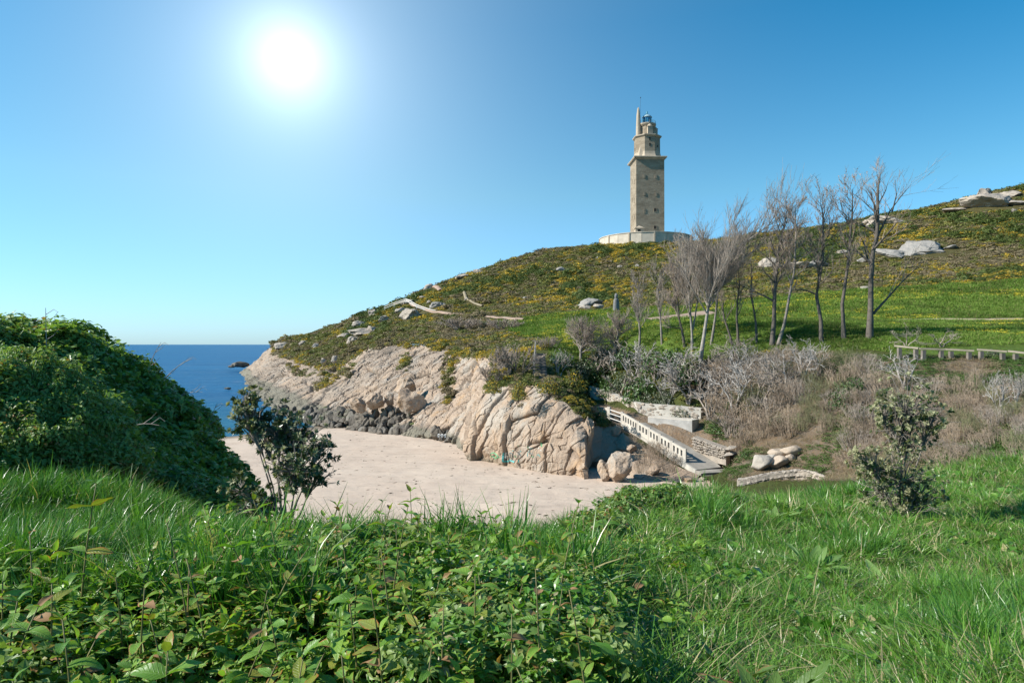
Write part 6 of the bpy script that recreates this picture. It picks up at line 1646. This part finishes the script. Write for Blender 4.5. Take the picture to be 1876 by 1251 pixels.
# sprigs that fill the patch below and between them
def sprig(seed, small=1., nar=1.):
    r = random.Random(seed); pts, lv = plant_shape(r, .34, 6, .1); V, Q, E, K, LU, LV = [], [], [], [], [], []
    for Mx, sz in lv:
        raw = LEAF_RAW[r.randrange(10)]; b = len(V); k = r.random(); s_ = .135*sz*small
        V += [tuple(Mx @ (Vector((v[0]*nar, v[1], v[2]))*s_)) for v in raw[0]]; Q += [tuple(b+i for i in f) for f in raw[1]]; E += raw[2]; LU += raw[3]; LV += raw[4]; K += [k]*len(raw[0])
    m = MB(); m.tube(pts, .004, 4, False); b = len(V); V += m.v; Q += [tuple(b+i for i in f) for f in m.q]; E += [0]*len(m.v); LU += [.06]*len(m.v); LV += [.5]*len(m.v); K += [.3]*len(m.v)
    return mesh_np('sprig', np.array(V), np.array(Q), M['leaf'], True, {'edge': np.array(E), 'lu': np.array(LU), 'lv': np.array(LV), 'rnd': np.array(K)})
SP = [sprig(s, 1.0 if s < 3 else .72, .5 if s == 4 else 1.) for s in range(5)]
P, g = near_points(9000, lambda px, py, y: (y < zone(px)+.3) & (px < 1135) & ~((px > 1100) & (y < 4)), 18, 2.3, 7.8); px_ = proj(P[:, 0], P[:, 1], P[:, 2])[0]; P = P[~((P[:, 1] < 3.25) & (px_ > 470) & (px_ < 1070) & (g.random(len(P)) < .85))][:1300]; n = len(P)
s = g.uniform(.55, 1.0, n)*np.where(P[:, 1] < 2.7, .6, 1)
scatter('leafy_undergrowth', P, np.stack([g.normal(size=n)*.35, g.normal(size=n)*.35, g.uniform(0, 6.28, n)], 1), np.stack([s, s, s], 1), g.integers(0, 5, n), g.random(n), SP, label='mass of smaller rust-edged leafy sprigs filling the foreground patch', cat='undergrowth')
# brambles and grass mixed into the patch
FB_ = [leafclump('low_bramble', M['bramble_l'], 260, 81, (.055, .115), .9, .3), leafclump('low_bramble', M['grass'], 240, 82, (.05, .11), .9, .3)]
P, g = near_points(6000, lambda px, py, y: (y < zone(px)+.2) & (px < 1120) & ~((y < 3.25) & (px > 470)), 25, 2.6, 7.4); q = P.copy(); q[:, 2] = 0
P = P[fbm(q/.9, 3, 617) > .25][:110]; n = len(P); s = g.uniform(.17, .32, n); P[:, 2] += g.uniform(.05, .25, n)
scatter('low_brambles', P, np.stack([g.normal(size=n)*.4, g.normal(size=n)*.4, g.uniform(0, 6.28, n)], 1), np.stack([s, s, s], 1), g.integers(0, 2, n), g.random(n), FB_, label='fresh green low brambles tangled through the foreground patch', cat='brambles')
P, g = near_points(6000, lambda px, py, y: (y < zone(px)+.2) & (px < 1130) & ~((y < 3.25) & (px > 470)), 26, 2.6, 7.4); q = P.copy(); q[:, 2] = 0
P = P[(fbm(q/.7, 3, 619) > .3) & (q[:, 1] > 4.2)][:70]; n = len(P); s = g.uniform(.9, 1.5, n)
scatter('patch_grass', P, np.stack([g.normal(size=n)*.25, g.normal(size=n)*.25, g.uniform(0, 6.28, n)], 1), np.stack([s, s, s*1.15], 1), g.integers(3, 6, n), g.random(n), NG, label='tufts of tall grass pushing up through the leafy patch', cat='grass')
# sparse sprigs among the grass on the right edge of the patch
P, g = near_points(2500, lambda px, py, y: (px > 1080) & (px < 1300) & (y > 4.2) & (y < 11), 19, 4.2, 11); P = P[:170]; n = len(P); s = g.uniform(.5, .9, n)
scatter('edge_sprigs', P, np.stack([g.normal(size=n)*.35, g.normal(size=n)*.35, g.uniform(0, 6.28, n)], 1), np.stack([s, s, s], 1), g.integers(0, 5, n), g.random(n), SP, label='small leafy sprigs mixed into the grass beside the leafy patch', cat='undergrowth')

# ---------------------------------------------------------------- docks in the grass
M['dock'] = leaf_mat('crinkled_dock_leaf', (.060, .120, .022), (.11, .18, .035), vein=True, edge=(.24, .08, .04), transl=.25, rough=.4, spec=.45)
M['dock_pale'] = leaf_mat('pale_dock_leaf', (.13, .23, .055), (.20, .31, .09), vein=True, edge=(.26, .20, .08), transl=.3, rough=.4, spec=.45)
r = random.Random(23); DK = {}
for key in ('dock', 'dock_pale'):
    DK[key] = []
    for i in range(4):
        raw = leaf_v(1.0, r.uniform(.26, .40), r.uniform(.15, .55), r.uniform(.3, 1.1), r.uniform(.05, .09), r, 10, 4)
        DK[key].append(mesh_np('leaf', np.array(raw[0]), np.array(raw[1]), M[key], True, {'edge': np.array(raw[2])*.92, 'lu': np.array(raw[3])*1.4, 'lv': np.array(raw[4]), 'rnd': np.full(len(raw[0]), r.random())}))
raw = leaf_v(1.0, .30, .7, 2.2, .12, r, 10, 4)
DKB = mesh_np('leaf', np.array(raw[0]), np.array(raw[1]), M['leaf_brown'], True, {'edge': np.array(raw[2]), 'rnd': np.full(len(raw[0]), .5)})
def dock(px, d, n, ls, key, label, up=(.5, 1.2), brown=0):
    x = (px-CX)/F*d; t = empty('dock_plant', (x, d, HNs(x, d)-.02), label, 'plant', 'docks in the grass')
    for k in range(n):
        a = 6.28*k/n+r.uniform(-.4, .4); u = r.uniform(*up); dd = Vector((math.cos(a)*math.cos(u), math.sin(a)*math.cos(u), math.sin(u)))
        xx = dd.cross(Vector((0, 0, 1))).normalized(); zz = xx.cross(dd); Mx = Matrix((xx, dd, zz)).transposed().to_4x4(); Mx.translation = Vector((math.cos(a)*.02, math.sin(a)*.02, 0))
        me = DKB if k < brown else r.choice(DK[key])
        o = obj('leaf', me, t); o.matrix_basis = Mx @ Matrix.Scale(ls*r.uniform(.6, 1.1)*(.55 if k < brown else 1), 4)
dock(1410, 3.25, 10, .46, 'dock', 'large crinkled dock with brown-tipped upright leaves at the bottom edge', (.95, 1.45), 1)
dock(1320, 3.3, 6, .34, 'dock', 'low dock with withered brown leaves beside the large crinkled one', (.3, .9), 3)
dock(1340, 3.9, 6, .38, 'dock', 'dark brownish dock standing in the grass above the large crinkled one', (.7, 1.3), 2)
dock(1490, 7.9, 18, .46, 'dock_pale', 'broad pale green dock rosette in the middle of the grass', (.25, 1.0))
dock(1420, 11.5, 18, .5, 'dock_pale', 'pale dock rosette high on the grass slope', (.3, 1.0))
dock(1700, 16.5, 14, .6, 'dock', 'dark green leafy rosette right of the flowering shrub', (.3, 1.0))
dock(1330, 12.5, 11, .5, 'dock', 'small dock left of the pale rosette on the slope', (.3, 1.0))
dock(1610, 7.6, 9, .42, 'dock_pale', 'small drooping dock right of the broad pale rosette', (.3, 1.1), 2)
dock(1590, 5.2, 9, .36, 'dock_pale', 'narrow-leaved dock low in the right grass', (.3, 1.0))
dock(1150, 4.6, 8, .36, 'dock', 'brown withering dock at the edge of the leafy patch', (.3, 1.0), 5)
dock(1690, 3.5, 9, .28, 'dock_pale', 'little pale dock near the bottom right corner', (.3, 1.0))
dock(80, 4.6, 8, .36, 'dock', 'dark tattered dock at the left edge among the grass', (.4, 1.2), 3)

# ---------------------------------------------------------------- two shrubs on the bank
M['shrub_leaf'] = leaf_mat('leathery_dark_leaf', (.034, .058, .022), (.090, .125, .045), transl=.18, rough=.35, spec=.5)
M['shrub_new'] = leaf_mat('pale_new_growth', (.22, .23, .13), (.42, .40, .24), transl=.25, rough=.6, spec=.2)
M['shrub_leaf2'] = leaf_mat('mid_green_leaf', (.040, .075, .020), (.10, .14, .045), transl=.2, rough=.4, spec=.4)
def big_shrub(px, py, d, blobs, seed, label, lf, newf, n_leaf, lsz, trunk_r=.03, tipp=.45):
    """blobs: (px, py, radius px, share) of the crown's lobes"""
    base = W(px, py, d); base.z = HNs(base.x, base.y); t = empty('bank_shrub', base, label, 'shrub'); r = random.Random(seed); A = MB(); o0 = base; ends = []
    for bx, by, br, sh in blobs:
        c = W(bx, by, d)-o0; c.y += r.uniform(-.35, .35); R_ = br/F*d
        m1 = c*.45+Vector((r.uniform(-.08, .08), c.y*.1, 0)); A.tube([Vector((r.uniform(-.05, .05), r.uniform(-.05, .05), -.15)), c*.18+Vector((0, 0, .05)), m1, c], [trunk_r, trunk_r*.8, trunk_r*.55, trunk_r*.3], 6)
        for k in range(int(46*sh)):
            dv = Vector((r.gauss(0, 1), r.gauss(0, .9), r.gauss(0, 1)+.25)).normalized(); e = c+dv*R_*r.uniform(.4, 1.35)
            mid = c.lerp(e, .5)+Vector((0, 0, -.03)); s_ = c.lerp(m1, r.random()*.6); A.tube([s_, mid, e], [.009, .006, .003], 4, False); ends.append((mid, e, dv))
    A.build('trunk', M['bark_grey'], t, True)
    V, Q, K, MI = [], [], [], []; nl = 0
    while nl < n_leaf:
        mid, e, dv = r.choice(ends); p = mid.lerp(e, r.uniform(.25, 1.0)); tip = r.random() < tipp
        if tip: p = e
        pale_leaf = tip and r.random() < newf*(1.15 if dv.x < .2 or dv.z > .4 else .6)
        for k in range(r.randint(7, 11)):
            a = r.uniform(0, 6.28); ax = (e-mid).normalized(); u = ax.cross(Vector((.3, .2, .9))).normalized(); w_ = ax.cross(u); el = r.uniform(.1, 1.1)
            dd = (u*math.cos(a)+w_*math.sin(a))*math.cos(el)+ax*math.sin(el); s_ = lsz*r.uniform(.7, 1.2)*(.8 if pale_leaf else 1); x = dd.cross(ax+Vector((.01, .02, .03))).normalized(); z = x.cross(dd)
            b = len(V); q0 = p+dd*.01
            V += [q0, q0+dd*s_*.45+x*s_*.23+z*s_*.05, q0+dd*s_, q0+dd*s_*.45-x*s_*.23+z*s_*.05]; Q.append((b, b+1, b+2, b+3)); K += [r.random()]*4; MI.append(1 if pale_leaf else 0); nl += 1
    me = mesh_np('crown', np.array([tuple(v) for v in V]), np.array(Q), None, False, {'rnd': np.array(K)}); me.materials.append(lf); me.materials.append(M['shrub_new']); me.polygons.foreach_set('material_index', np.array(MI, np.int32))
    obj('crown', me, t, kind='stuff'); return t
big_shrub(520, 935, 8.2, [(455,765,42,1.2),(500,790,46,1.4),(535,815,52,1.8),(560,850,44,1.5),(520,870,36,1.0),(575,880,30,.8),(470,800,34,.8),(440,740,22,.5),(585,825,26,.6),(460,880,26,.35),(450,925,26,.4),(490,918,22,.35)], 5,
          'dark leathery-leaved shrub with pale tips leaning over the sand at the left', M['shrub_leaf'], .75, 10500, .060, .020, .6)
big_shrub(1645, 958, 12.6, [(1660,745,50,1.6),(1690,765,36,1.0),(1640,780,40,1.2),(1670,800,36,1.0),(1625,760,26,.6),(1640,870,46,1.5),(1665,905,44,1.3),(1620,900,44,1.1),(1690,930,40,.8),(1585,850,34,1.0),(1570,835,26,.7),(1640,930,50,1.2)], 9,
          'tall green shrub covered in cream new growth standing in the grass on the right', M['shrub_leaf2'], 1.0, 15000, .072, .022, .8)
